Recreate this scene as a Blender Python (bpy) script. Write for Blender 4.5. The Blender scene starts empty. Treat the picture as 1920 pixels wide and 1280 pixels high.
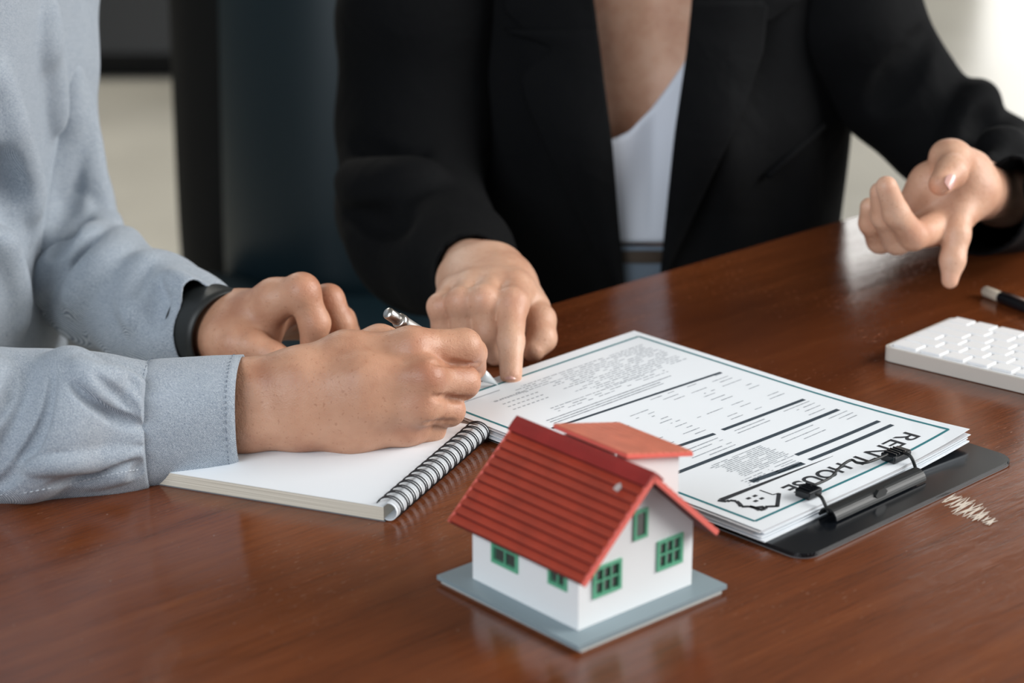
import bpy, bmesh, math, random
import numpy as np
from mathutils import Vector, Matrix
random.seed(7)
rng = np.random.RandomState(3)
S = bpy.context.scene
COL = S.collection
PI = math.pi
R = math.radians
# ------------------------------------------------------------------ camera, world, lights, exposure
# table top is z = 0, the floor z = -0.75
CAM_H, PITCH, FPX = 0.55, R(19.4), 4200.0
cd = bpy.data.cameras.new('camera'); cam = bpy.data.objects.new('camera', cd); COL.objects.link(cam)
cam.location = (0, 0, CAM_H); cam.rotation_euler = (PI / 2 - PITCH, 0, 0)
cd.sensor_width = 36.0; cd.lens = FPX / 1920 * 36.0; cd.clip_start = 0.05; cd.clip_end = 60
cd.dof.use_dof = True; cd.dof.focus_distance = 1.44; cd.dof.aperture_fstop = 5.6
S.camera = cam
W = bpy.data.worlds.new('world'); S.world = W; W.use_nodes = True
bg = W.node_tree.nodes['Background']; bg.inputs[0].default_value = (0.80, 0.90, 1.0, 1); bg.inputs[1].default_value = 0.50
def area(name, loc, target, size, size_y, power, color):
    l = bpy.data.lights.new(name, 'AREA'); l.shape = 'RECTANGLE'; l.size = size; l.size_y = size_y; l.energy = power; l.color = color
    o = bpy.data.objects.new(name, l); COL.objects.link(o); o.location = loc
    o.rotation_euler = (Vector(target) - Vector(loc)).to_track_quat('-Z', 'Y').to_euler(); return o
area('window_light_right', (2.9, 1.5, 1.3), (0.2, 1.4, 0.0), 2.2, 1.8, 138, (1.0, 0.98, 0.95))
area('fill_light_left', (-1.6, -1.0, 1.7), (0.0, 1.5, 0.0), 2.0, 1.6, 76, (0.90, 0.95, 1.0))  # added soft fill from behind the camera, stands for no actual window
area('floor_fill_back', (-1.5, 4.6, 1.9), (-1.2, 4.6, -0.75), 1.0, 1.0, 42, (1.0, 0.96, 0.88))  # invented light with no fixture, added to brighten the background floor at left
S.view_settings.view_transform = 'Standard'; S.view_settings.look = 'None'
S.view_settings.gamma = 1; S.view_settings.use_curve_mapping = False
S.view_settings.exposure = 0.0

# ------------------------------------------------------------------ helpers: pixel of the 1920x1280 frame -> world point
def _ray(px, py):
    x, y = px - 960, py - 640; c, s = math.cos(PITCH), math.sin(PITCH)
    return np.array([x, FPX * c - y * s, -(FPX * s + y * c)])
def PZ(px, py, z=0.0):
    d = _ray(px, py); t = (CAM_H - z) / -d[2]; return np.array([d[0] * t, d[1] * t, z])
def PY(px, py, y):
    d = _ray(px, py); t = y / d[1]; return np.array([d[0] * t, y, CAM_H + d[2] * t])

# ------------------------------------------------------------------ materials
def mat(name, color, rough=0.5, metal=0.0, spec=0.5, **kw):
    m = bpy.data.materials.new(name); m.use_nodes = True
    b = m.node_tree.nodes['Principled BSDF']
    b.inputs['Base Color'].default_value = (*color, 1); b.inputs['Roughness'].default_value = rough
    b.inputs['Metallic'].default_value = metal; b.inputs['Specular IOR Level'].default_value = spec
    for k, v in kw.items(): b.inputs[k.replace('_', ' ')].default_value = v
    return m
class NT:
    def __init__(s, m): s.m = m; s.t = m.node_tree; s.b = s.t.nodes['Principled BSDF']
    def n(s, typ, **kw):
        nd = s.t.nodes.new(typ)
        for k, v in kw.items():
            if k.startswith('i_'): nd.inputs[k[2:].replace('_', ' ')].default_value = v
            else: setattr(nd, k, v)
        return nd
    def l(s, a, b): s.t.links.new(a, b)
    def coord(s, scale=(1, 1, 1), rot=(0, 0, 0), kind='Object'):
        c = s.n('ShaderNodeTexCoord'); mp = s.n('ShaderNodeMapping'); s.l(c.outputs[kind], mp.inputs[0])
        mp.inputs['Scale'].default_value = scale; mp.inputs['Rotation'].default_value = rot; return mp.outputs[0]
    def noise(s, vec, scale, detail=3, rough=0.5, dist=0.0):
        nd = s.n('ShaderNodeTexNoise', i_Scale=scale, i_Detail=detail, i_Roughness=rough, i_Distortion=dist); s.l(vec, nd.inputs['Vector']); return nd.outputs[0]
    def ramp(s, fac, stops):
        r = s.n('ShaderNodeValToRGB'); s.l(fac, r.inputs[0]); e = r.color_ramp.elements
        while len(e) < len(stops): e.new(0.5)
        for q, (p, c) in zip(e, stops): q.position = p; q.color = (*c, 1) if len(c) == 3 else c
        return r.outputs[0]
    def mix(s, f, a, b, blend='MIX'):
        m = s.n('ShaderNodeMix', data_type='RGBA', blend_type=blend)
        for sock, v in ((m.inputs[0], f), (m.inputs[6], a), (m.inputs[7], b)):
            if hasattr(v, 'is_output'): s.l(v, sock)
            else: sock.default_value = v if not isinstance(v, tuple) else (*v, 1)[:4]
        return m.outputs[2]
    def math(s, op, a, b=None, clamp=False):
        m = s.n('ShaderNodeMath', operation=op, use_clamp=clamp)
        for i, v in enumerate((a, b)):
            if v is None: continue
            if hasattr(v, 'is_output'): s.l(v, m.inputs[i])
            else: m.inputs[i].default_value = v
        return m.outputs[0]
    def bump(s, h, strength, dist=0.001, prev=None):
        b = s.n('ShaderNodeBump', i_Strength=strength, i_Distance=dist); s.l(h, b.inputs['Height'])
        if prev: s.l(prev, b.inputs['Normal'])
        s.l(b.outputs[0], s.b.inputs['Normal']); return b.outputs[0]

def skin_mat(name, base, deep, light):
    m = mat(name, base, 0.46, spec=0.45); t = NT(m); b = t.b
    v = t.coord()
    n1 = t.noise(v, 28, 3, 0.6); n2 = t.noise(v, 260, 2, 0.6)
    c = t.ramp(n1, [(0.32, deep), (0.52, base), (0.72, light)])
    at = t.n('ShaderNodeAttribute', attribute_name='tint')
    c = t.mix(t.math('MULTIPLY', at.outputs['Fac'], 0.45), c, (deep[0] * 1.02, deep[1] * 0.74, deep[2] * 0.70))
    sp = t.ramp(t.noise(v, 420, 1, 0.5), [(0.28, (1, 1, 1)), (0.33, (0, 0, 0))])
    c = t.mix(t.math('MULTIPLY', sp, 0.35), c, (deep[0] * 0.75, deep[1] * 0.6, deep[2] * 0.5))
    t.l(c, b.inputs['Base Color'])
    vo = t.n('ShaderNodeTexVoronoi', i_Scale=900.0); t.l(v, vo.inputs['Vector'])
    p = t.bump(vo.outputs['Distance'], 0.22, 0.0006)
    t.bump(n2, 0.30, 0.0012, p)
    b.inputs['Subsurface Weight'].default_value = 0.12
    b.inputs['Subsurface Radius'].default_value = (1.0, 0.35, 0.2); b.inputs['Subsurface Scale'].default_value = 0.006
    return m
M = {}
M['skin_man'] = skin_mat('man_skin', (0.54, 0.285, 0.180), (0.43, 0.20, 0.12), (0.60, 0.335, 0.22))
M['skin_woman'] = skin_mat('woman_skin', (0.61, 0.355, 0.24), (0.52, 0.27, 0.175), (0.67, 0.42, 0.30))
M['nail'] = mat('nail', (0.66, 0.38, 0.33), 0.22, Coat_Weight=0.4)

def chambray():
    m = mat('chambray_cotton', (0.35, 0.44, 0.55), 0.85, spec=0.2); t = NT(m)
    v = t.coord()
    w1 = t.n('ShaderNodeTexWave', wave_type='BANDS', bands_direction='DIAGONAL', i_Scale=520.0, i_Distortion=2.2, i_Detail=1.0, i_Detail_Scale=3.0)
    t.l(v, w1.inputs['Vector'])
    n = t.noise(v, 1500, 2, 0.7); n2 = t.noise(t.coord((1, 1, 3)), 90, 3, 0.6)
    f = t.math('ADD', t.math('MULTIPLY', w1.outputs[1], 0.42), t.math('MULTIPLY', n, 0.62))
    c = t.ramp(f, [(0.30, (0.095, 0.125, 0.17)), (0.52, (0.285, 0.34, 0.405)), (0.76, (0.66, 0.70, 0.74))])
    c = t.mix(0.12, c, t.ramp(n2, [(0.3, (0.22, 0.28, 0.37)), (0.7, (0.44, 0.49, 0.54))]))
    t.l(c, t.b.inputs['Base Color'])
    p = t.bump(f, 0.35, 0.0006)
    t.bump(t.noise(t.coord((1, 1, 1)), 22, 2, 0.45, 0.6), 0.22, 0.006, p)
    t.b.inputs['Sheen Weight'].default_value = 0.15
    return m
M['shirt'] = chambray()
M['thread'] = mat('grey_blue_thread', (0.12, 0.15, 0.20), 0.8)
M['thread_light'] = mat('pale_thread', (0.6, 0.65, 0.7), 0.8)
def black_cloth():
    m = mat('black_suiting', (0.007, 0.0075, 0.009), 0.85, spec=0.12); t = NT(m)
    v = t.coord(); n = t.noise(v, 1200, 2); t.l(t.ramp(n, [(0.3, (0.0014, 0.0016, 0.0020)), (0.7, (0.0042, 0.0046, 0.0054))]), t.b.inputs['Base Color'])
    t.bump(t.noise(v, 18, 3, 0.5, 0.6), 0.35, 0.012)
    return m
M['blazer'] = black_cloth()
M['camisole'] = mat('white_jersey', (0.62, 0.66, 0.74), 0.75, spec=0.2)
M['denim'] = mat('washed_denim', (0.13, 0.17, 0.22), 0.9)
M['belt'] = mat('brown_leather_belt', (0.05, 0.035, 0.025), 0.5)

TABLE_ANG = R(41.9); TABLE_O = np.array([0.0248, 1.6464, 0])
def wood():
    m = mat('varnished_red_brown_wood', (0.12, 0.035, 0.014), 0.28, spec=0.5); t = NT(m)
    # object space X runs along the table's long edge
    vg = t.coord((1.0, 16, 1)); vf = t.coord((3.0, 70, 1)); vn = t.coord()
    g1 = t.noise(vg, 3.0, 5, 0.62, 0.6); g2 = t.noise(vf, 9.0, 4, 0.7); bl = t.noise(vn, 3.2, 3, 0.5, 0.4)
    c = t.ramp(g1, [(0.25, (0.060, 0.014, 0.0045)), (0.5, (0.145, 0.037, 0.0105)), (0.75, (0.235, 0.070, 0.021))])
    c = t.mix(0.5, c, t.ramp(g2, [(0.3, (0.075, 0.019, 0.006)), (0.7, (0.215, 0.062, 0.019))]))
    c = t.mix(t.math('MULTIPLY', t.ramp(bl, [(0.4, (0, 0, 0)), (0.65, (1, 1, 1))]), 0.45), c, (0.060, 0.016, 0.008), 'MIX')
    # dust specks and fine pale scratches in the varnish
    sc1 = t.noise(t.coord((5, 60, 1), (0, 0, R(4))), 22, 2, 0.5)
    msk = t.noise(vn, 9, 2)
    scr = t.math('MULTIPLY', t.ramp(sc1, [(0.66, (0, 0, 0)), (0.73, (1, 1, 1))]), t.ramp(msk, [(0.48, (0, 0, 0)), (0.62, (1, 1, 1))]))
    c = t.mix(t.math('MULTIPLY', scr, 0.5), c, (0.30, 0.20, 0.14))
    sp = t.ramp(t.noise(vn, 330, 1), [(0.79, (0, 0, 0)), (0.81, (1, 1, 1))])
    c = t.mix(t.math('MULTIPLY', sp, 0.5), c, (0.45, 0.36, 0.3))
    t.l(c, t.b.inputs['Base Color'])
    r = t.math('ADD', t.math('MULTIPLY', t.noise(t.coord((1.5, 8, 1)), 7, 4, 0.6), 0.17), 0.055)
    r = t.math('ADD', r, t.math('MULTIPLY', scr, 0.3)); t.l(r, t.b.inputs['Roughness'])
    p = t.bump(g2, 0.10, 0.0012)
    p = t.bump(t.noise(t.coord((1, 2.4, 1)), 38, 3, 0.55), 0.10, 0.0016, p)
    t.bump(scr, 0.2, 0.0005, p)
    return m
M['wood'] = wood()
M['wood_dark'] = mat('dark_stained_wood', (0.05, 0.015, 0.008), 0.5)
M['scratch'] = mat('pale_scuffed_varnish', (0.62, 0.54, 0.46), 0.8)
M['paper'] = mat('white_paper', (0.80, 0.84, 0.88), 0.75, spec=0.25)
M['paper_edge'] = mat('paper_edges', (0.60, 0.60, 0.62), 0.85)
def page_block():
    m = mat('cream_page_edges', (0.62, 0.57, 0.47), 0.85); t = NT(m)
    n = t.noise(t.coord((2, 2, 900)), 3, 2); t.l(t.ramp(n, [(0.35, (0.50, 0.45, 0.36)), (0.6, (0.76, 0.71, 0.61))]), t.b.inputs['Base Color'])
    return m
M['pages'] = page_block()
M['ink'] = mat('black_ink', (0.02, 0.025, 0.032), 0.6)
M['ink_grey'] = mat('grey_small_print', (0.33, 0.36, 0.40), 0.7)
M['ink_slate'] = mat('slate_ink', (0.035, 0.055, 0.075), 0.6)
M['ink_teal'] = mat('teal_ink', (0.018, 0.18, 0.21), 0.6)
M['black_plastic'] = mat('black_plastic', (0.006, 0.0075, 0.010), 0.17)
M['board_edge'] = mat('grey_board_edge', (0.16, 0.17, 0.18), 0.5)
M['black_metal'] = mat('black_lacquered_metal', (0.008, 0.010, 0.011), 0.42, spec=0.35)
M['wire'] = mat('black_wire', (0.012, 0.013, 0.016), 0.35)
M['house_wall'] = mat('white_painted_wall', (0.80, 0.82, 0.83), 0.6)
M['green'] = mat('green_plastic', (0.12, 0.42, 0.26), 0.5)
M['green_pale'] = mat('pale_green_plastic', (0.30, 0.52, 0.40), 0.5)
M['window_dark'] = mat('dark_window_opening', (0.055, 0.065, 0.06), 0.25)
def roofm(name, c, r=0.5):
    m = mat(name, c, r); t = NT(m)
    n = t.noise(t.coord(), 60, 4, 0.6); t.l(t.ramp(n, [(0.3, tuple(x * 0.82 for x in c)), (0.7, tuple(min(1, x * 1.1) for x in c))]), t.b.inputs['Base Color'])
    t.bump(t.noise(t.coord(), 500, 2), 0.2, 0.0006)
    return m
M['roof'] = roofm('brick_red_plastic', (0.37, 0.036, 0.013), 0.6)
M['roof_groove'] = mat('dark_red_plastic', (0.13, 0.010, 0.007), 0.6)
M['ridge'] = roofm('deep_red_plastic', (0.30, 0.025, 0.022), 0.36)
M['roof_edge'] = mat('salmon_red_edge', (0.74, 0.15, 0.12), 0.5)
M['roof_orange'] = roofm('pale_orange_red_plastic', (0.62, 0.19, 0.12), 0.36)  # paler, more orange red for the far slope and dormer courses
M['chip'] = mat('bare_grey_primer', (0.5, 0.42, 0.4), 0.8)
M['house_base'] = mat('blue_grey_card', (0.225, 0.29, 0.32), 0.5)
M['base_edge'] = mat('pale_card_edge', (0.50, 0.52, 0.50), 0.7)
M['silver'] = mat('brushed_silver', (0.62, 0.60, 0.57), 0.28, metal=1.0)
M['pen_tip'] = mat('frosted_silver_plastic', (0.62, 0.66, 0.68), 0.32, metal=0.3)
M['satin'] = mat('satin_silver_lacquer', (0.36, 0.345, 0.33), 0.42, metal=0.5)
M['aluminium'] = mat('satin_aluminium', (0.70, 0.66, 0.60), 0.45, metal=0.25)
M['key'] = mat('white_key_plastic', (0.82, 0.83, 0.84), 0.4)
M['leather_teal'] = mat('dark_teal_leather', (0.006, 0.019, 0.027), 0.36, spec=0.6)
M['leather_black'] = mat('black_leather', (0.003, 0.0035, 0.004), 0.7, spec=0.25)
M['chrome'] = mat('chair_metal', (0.1, 0.1, 0.1), 0.4, metal=0.8)
M['strap'] = mat('black_rubber_strap', (0.012, 0.014, 0.014), 0.5)
M['strap_edge'] = mat('brown_strap_lining', (0.06, 0.04, 0.03), 0.6)
M['cream'] = mat('cream_plastic', (0.62, 0.56, 0.46), 0.4)
M['button'] = mat('dark_navy_button', (0.02, 0.025, 0.035), 0.3)

# ------------------------------------------------------------------ objects
def link(o, parent=None):
    COL.objects.link(o)
    if parent is not None: o.parent = parent
    return o
def me_obj(name, verts, faces, m, parent=None, smooth=False, loc=None, rot=None):
    me = bpy.data.meshes.new(name); me.from_pydata([tuple(map(float, v)) for v in verts], [], [tuple(map(int, f)) for f in faces]); me.update()
    if smooth: me.polygons.foreach_set('use_smooth', [True] * len(me.polygons))
    mats = m if isinstance(m, (list, tuple)) else [m]
    for q in mats: me.materials.append(q)
    o = bpy.data.objects.new(name, me)
    if loc is not None: o.location = loc
    if rot is not None: o.rotation_euler = rot
    return link(o, parent)
def bm_obj(name, bm, m, parent=None, smooth=False, loc=None, rot=None):
    me = bpy.data.meshes.new(name); bm.normal_update(); bm.to_mesh(me); bm.free()
    if smooth: me.polygons.foreach_set('use_smooth', [True] * len(me.polygons))
    for q in (m if isinstance(m, (list, tuple)) else [m]): me.materials.append(q)
    o = bpy.data.objects.new(name, me)
    if loc is not None: o.location = loc
    if rot is not None: o.rotation_euler = rot
    return link(o, parent)
def thing(name, label, cat, loc=(0, 0, 0), rz=0, group=None):
    o = bpy.data.objects.new(name, None); o.empty_display_size = 0.05; COL.objects.link(o)
    o.location = [float(v) for v in loc]; o.rotation_euler = (0, 0, rz); o['label'] = label; o['category'] = cat
    if group: o['group'] = group
    return o
def struct(o): o['kind'] = 'structure'; return o
def box_bm(bm, c, s, rz=0, bevel=0, M4=None):
    r = bmesh.ops.create_cube(bm, size=1); vs = r['verts']
    bmesh.ops.scale(bm, vec=s, verts=vs)
    if bevel:
        es = list({e for v in vs for e in v.link_edges}); q = bmesh.ops.bevel(bm, geom=es, offset=bevel, segments=2, affect='EDGES', profile=0.5); vs = list({v for f in q['faces'] for v in f.verts} | {v for v in vs if v.is_valid})
    mt = Matrix.Translation(c) @ Matrix.Rotation(rz, 4, 'Z')
    if M4 is not None: mt = M4 @ mt
    bmesh.ops.transform(bm, matrix=mt, verts=vs)
def box(name, c, s, m, parent=None, rz=0, bevel=0, M4=None, smooth=False):
    bm = bmesh.new(); box_bm(bm, c, s, rz, bevel, M4); return bm_obj(name, bm, m, parent, smooth)
def frame_of(d):
    d = np.asarray(d, float); d = d / np.linalg.norm(d)
    u = np.array([0, 0, 1.0]) if abs(d[2]) < 0.9 else np.array([1.0, 0, 0])
    a = np.cross(d, u); a /= np.linalg.norm(a); b = np.cross(d, a); return a, b
def tube_geo(pts, rad, n=10, caps=True, up=None):
    pts = [np.asarray(p, float) for p in pts]; rad = [rad] * len(pts) if np.isscalar(rad) else rad
    V, Fc = [], []; pa = None
    for i, p in enumerate(pts):
        d = pts[min(i + 1, len(pts) - 1)] - pts[max(i - 1, 0)]; d /= np.linalg.norm(d)
        if pa is None: a, b = frame_of(d)
        else: a = pa - d * (pa @ d); a /= np.linalg.norm(a); b = np.cross(d, a)
        pa = a
        for k in range(n):
            t = 2 * PI * k / n; V.append(p + rad[i] * (math.cos(t) * a + math.sin(t) * b))
    for i in range(len(pts) - 1):
        for k in range(n): Fc.append((i * n + k, i * n + (k + 1) % n, (i + 1) * n + (k + 1) % n, (i + 1) * n + k))
    if caps: Fc.append(tuple(range(n))[::-1]); Fc.append(tuple((len(pts) - 1) * n + k for k in range(n)))
    return V, Fc
def tube(name, pts, rad, m, parent=None, n=10): V, Fc = tube_geo(pts, rad, n); return me_obj(name, V, Fc, m, parent, True)
def join_geo(gs):
    V, Fc = [], []
    for v, f in gs: o = len(V); V += list(v); Fc += [tuple(i + o for i in q) for q in f]
    return V, Fc
def smooth_pts(pts, n):
    pts = np.array(pts, float); out = []
    P = np.vstack([2 * pts[0] - pts[1], pts, 2 * pts[-1] - pts[-2]])
    for i in range(1, len(P) - 2):
        for t in np.linspace(0, 1, n, endpoint=False):
            a, b, c, d = P[i - 1], P[i], P[i + 1], P[i + 2]
            out.append(0.5 * (2 * b + (c - a) * t + (2 * a - 5 * b + 4 * c - d) * t * t + (3 * b - a - 3 * c + d) * t ** 3))
    out.append(pts[-1]); return np.array(out)
def prism(name, poly, z0, z1, m, parent=None, bevel=0):
    bm = bmesh.new(); vs = [bm.verts.new((float(x), float(y), z0)) for x, y in poly]; f = bm.faces.new(vs)
    r = bmesh.ops.extrude_face_region(bm, geom=[f]); vv = [e for e in r['geom'] if isinstance(e, bmesh.types.BMVert)]
    bmesh.ops.translate(bm, vec=(0, 0, z1 - z0), verts=vv); bmesh.ops.recalc_face_normals(bm, faces=bm.faces)
    if bevel: bmesh.ops.bevel(bm, geom=list(bm.edges), offset=bevel, segments=2, affect='EDGES')
    return bm_obj(name, bm, m, parent)
def rrect(w, h, r, n=6, c=(0, 0)):
    out = []
    for cx, cy, a0 in ((w / 2 - r, h / 2 - r, 0), (-w / 2 + r, h / 2 - r, 90), (-w / 2 + r, -h / 2 + r, 180), (w / 2 - r, -h / 2 + r, 270)):
        for k in range(n + 1): a = R(a0 + 90 * k / n); out.append((c[0] + cx + r * math.cos(a), c[1] + cy + r * math.sin(a)))
    return out

# ------------------------------------------------------------------ smooth-union volume modelling for bodies and clothes
def smin(a, b, k):
    h = np.maximum(k - np.abs(a - b), 0) / k; return np.minimum(a, b) - h * h * k * 0.25
class Field:
    def __init__(s, lo, hi, h):
        s.lo = np.array(lo, float); s.h = h; n = np.ceil((np.array(hi) - s.lo) / h).astype(int) + 1
        s.ax = [(s.lo[i] + h * np.arange(n[i])).astype(np.float32) for i in range(3)]
        s.v = np.full(n, 0.05, np.float32)
    def _sl(s, lo, hi):
        out = []
        for i in range(3):
            a = int(max(0, math.floor((lo[i] - s.lo[i]) / s.h))); b = int(min(len(s.ax[i]), math.ceil((hi[i] - s.lo[i]) / s.h) + 1)); out.append(slice(a, max(a, b)))
        return tuple(out)
    def dist(s, sl, a, ra, b, rb):
        X = s.ax[0][sl[0]][:, None, None]; Y = s.ax[1][sl[1]][None, :, None]; Z = s.ax[2][sl[2]][None, None, :]
        ab = b - a; L = max(float(ab @ ab), 1e-12)
        t = np.clip(((X - a[0]) * ab[0] + (Y - a[1]) * ab[1] + (Z - a[2]) * ab[2]) / L, 0, 1)
        d = np.sqrt((X - a[0] - t * ab[0]) ** 2 + (Y - a[1] - t * ab[1]) ** 2 + (Z - a[2] - t * ab[2]) ** 2) - (ra + (rb - ra) * t)
        return d.astype(np.float32)
    def cap(s, a, ra, b, rb, k=0.004, mode=1, tgt=None):
        a = np.asarray(a, float); b = np.asarray(b, float); m = max(ra, rb) + k + 3 * s.h + (0.012 if mode > 0 else 0)
        sl = s._sl(np.minimum(a, b) - m, np.maximum(a, b) + m); d = s.dist(sl, a, ra, b, rb)
        T = s.v if tgt is None else tgt
        if mode > 0: T[sl] = smin(T[sl], d, k)
        else: T[sl] = -smin(-T[sl], d, k)
    def chain(s, pr, k=0.004, mode=1, own=None):
        """pr: list of (point, radius). own: blend radius used against the rest (None = same k)"""
        if own is None:
            for (a, ra), (b, rb) in zip(pr[:-1], pr[1:]): s.cap(a, ra, b, rb, k, mode)
        else:
            T = np.full(s.v.shape, 0.05, np.float32)
            for (a, ra), (b, rb) in zip(pr[:-1], pr[1:]): s.cap(a, ra, b, rb, k, 1, T)
            s.v = smin(s.v, T, own)
    def ell(s, c, rad, ax=None, k=0.01, mode=1):
        c = np.asarray(c, float); rad = np.asarray(rad, float); m = max(rad) + k + 3 * s.h
        sl = s._sl(c - m, c + m); X = s.ax[0][sl[0]][:, None, None] - c[0]; Y = s.ax[1][sl[1]][None, :, None] - c[1]; Z = s.ax[2][sl[2]][None, None, :] - c[2]
        A = np.eye(3) if ax is None else np.asarray(ax, float)
        q = [(X * A[i][0] + Y * A[i][1] + Z * A[i][2]) / rad[i] for i in range(3)]
        d = ((np.sqrt(q[0] ** 2 + q[1] ** 2 + q[2] ** 2) - 1) * min(rad)).astype(np.float32)
        if mode > 0: s.v[sl] = smin(s.v[sl], d, k)
        else: s.v[sl] = -smin(-s.v[sl], d, k)
    def hit(s, px, py):
        # first crossing of the surface along the ray of sight through (px, py)
        d = _ray(px, py); d = d / np.linalg.norm(d); o = np.array([0, 0, CAM_H]); n = np.array(s.v.shape)
        ts = np.arange(0.8, 2.6, s.h * 0.5); P = o + ts[:, None] * d; I = np.rint((P - s.lo) / s.h).astype(int)
        ok = ((I >= 0) & (I < n)).all(1); vals = np.full(len(ts), 1.0); vals[ok] = s.v[tuple(I[ok].T)]
        w = np.where(vals < 0)[0]; k = w[0] if len(w) else int(np.argmin(vals)); return P[k]
    def fold(s, pts, r, depth=0.35, k=0.012):
        # r > 0: raised ridge; r < 0: pressed groove; both follow the surface under the listed picture points
        L0 = sum(math.dist(a_, b_) for a_, b_ in zip(pts[:-1], pts[1:])); pts = smooth_pts(pts, max(2, int(L0 / 9 / (len(pts) - 1))))
        q = np.array([s.hit(*p) for p in pts]); v = q - np.array([0, 0, CAM_H]); v /= np.linalg.norm(v, axis=1)[:, None]
        q[1:-1] = (q[:-2] + 2 * q[1:-1] + q[2:]) / 4; n = len(q); a = abs(r)
        rad = [a * (0.12 + 0.88 * math.sin(PI * min(1, max(0, (i + 0.6) / n))) ** 0.6) for i in range(n)]
        off = np.array([(x * (1 - depth) + (a - x) * 0.8 if r > 0 else -x * (1 - depth) - (a - x) * 0.9) for x in rad]); q = q + v * off[:, None]
        for i in range(n - 1): s.cap(q[i], rad[i], q[i + 1], rad[i + 1], k, 1 if r > 0 else -1)
    def wave(s, amp, freq, seed=0):
        r = np.random.RandomState(seed)
        X = s.ax[0][:, None, None]; Y = s.ax[1][None, :, None]; Z = s.ax[2][None, None, :]
        for _ in range(5):
            w = r.normal(size=3); w *= freq * (0.6 + r.rand()) / np.linalg.norm(w); s.v += (amp * 0.5 * np.sin(X * w[0] + Y * w[1] + Z * w[2] + r.rand() * 6)).astype(np.float32)
    def mesh(s):
        v = s.v; v[0], v[-1], v[:, 0], v[:, -1], v[:, :, 0], v[:, :, -1] = (0.02,) * 6
        n = np.array(v.shape) - 1; ins = v < 0
        cnt = np.zeros(n, np.int8)
        for i in (0, 1):
            for j in (0, 1):
                for k in (0, 1): cnt += ins[i:i + n[0], j:j + n[1], k:k + n[2]]
        act = np.argwhere((cnt > 0) & (cnt < 8)); idx = np.full(n, -1, np.int32); idx[tuple(act.T)] = np.arange(len(act))
        acc = np.zeros((len(act), 3)); num = np.zeros(len(act))
        offs = [(i, j, k) for i in (0, 1) for j in (0, 1) for k in (0, 1)]
        for o in offs:
            for axn in range(3):
                if o[axn]: continue
                o2 = list(o); o2[axn] = 1
                a = v[tuple((act + o).T)].astype(float); b = v[tuple((act + o2).T)].astype(float)
                cr = (a < 0) != (b < 0); t = np.where(cr, a / np.where(cr, a - b, 1), 0)
                p = np.tile(np.array(o, float), (len(act), 1)); p[:, axn] += t
                acc += np.where(cr[:, None], p, 0); num += cr
        V = s.lo + s.h * (act + acc / num[:, None])
        Q = []
        for axn in range(3):
            u, w = [(1, 2), (2, 0), (0, 1)][axn]
            A = [slice(None)] * 3; B = [slice(None)] * 3; A[axn] = slice(0, -1); B[axn] = slice(1, None)
            ia, ib = ins[tuple(A)], ins[tuple(B)]
            for flip, msk in ((0, ia & ~ib), (1, ib & ~ia)):
                e = np.argwhere(msk); e = e[(e[:, u] > 0) & (e[:, w] > 0) & (e[:, u] < n[u]) & (e[:, w] < n[w])]
                def cell(du, dw):
                    c = e.copy(); c[:, u] -= du; c[:, w] -= dw; return idx[tuple(c.T)]
                q = np.stack([cell(1, 1), cell(0, 1), cell(0, 0), cell(1, 0)], 1)
                Q.append(q[:, ::-1] if flip else q)
        Q = np.vstack(Q); Q = Q[(Q >= 0).all(1)]
        return V, Q
def relax(V, Q, it=1, f=0.5):
    for _ in range(it):
        acc = np.zeros_like(V); c = np.zeros(len(V))
        for i in range(4):
            a, b = Q[:, i], Q[:, (i + 1) % 4]
            np.add.at(acc, a, V[b]); np.add.at(acc, b, V[a]); np.add.at(c, a, 1); np.add.at(c, b, 1)
        V = V + f * (acc / np.maximum(c, 1)[:, None] - V)
    return V
def np_obj(name, V, Q, m, parent=None, tint=None, cut=None, relax_it=1, solid=0):
    V = relax(V, Q, relax_it) if relax_it else V
    if cut is not None:
        for p, nrm in cut:
            w = V - np.asarray(p); keep = (w @ np.asarray(nrm, float)) < 0
            near = np.linalg.norm(w, axis=1) < 0.12; nn_ = np.asarray(nrm, float); nn_ = nn_ / np.linalg.norm(nn_)
            keep |= ~near; Q = Q[keep[Q].any(1)]
            V = V.copy(); mv = ~keep; V[mv] -= np.outer(w[mv] @ nn_, nn_)      # rim vertices sit exactly on the hem plane
        used = np.unique(Q); mp = np.full(len(V), -1); mp[used] = np.arange(len(used)); V = V[used]; Q = mp[Q]
        if tint is not None: tint = tint[used]
    me = bpy.data.meshes.new(name); me.vertices.add(len(V)); me.vertices.foreach_set('co', V.astype(np.float32).ravel())
    me.loops.add(len(Q) * 4); me.loops.foreach_set('vertex_index', Q.astype(np.int32).ravel())
    me.polygons.add(len(Q)); me.polygons.foreach_set('loop_start', np.arange(0, len(Q) * 4, 4, dtype=np.int32))
    me.update(calc_edges=True); me.validate(); me.polygons.foreach_set('use_smooth', [True] * len(me.polygons))
    if tint is not None:
        a = me.attributes.new('tint', 'FLOAT', 'POINT'); a.data.foreach_set('value', tint.astype(np.float32))
    me.materials.append(m); o = bpy.data.objects.new(name, me); link(o, parent)
    if solid: md = o.modifiers.new('thick', 'SOLIDIFY'); md.thickness = solid; md.offset = -1
    return o
def tint_of(V, spots):
    t = np.zeros(len(V))
    for c, r, w in spots: t = np.maximum(t, w * np.exp(-((V - np.asarray(c)) ** 2).sum(1) / (r * r)))
    return t
def bounds(pts, pad): P = np.array(pts); return P.min(0) - pad, P.max(0) + pad
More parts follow.
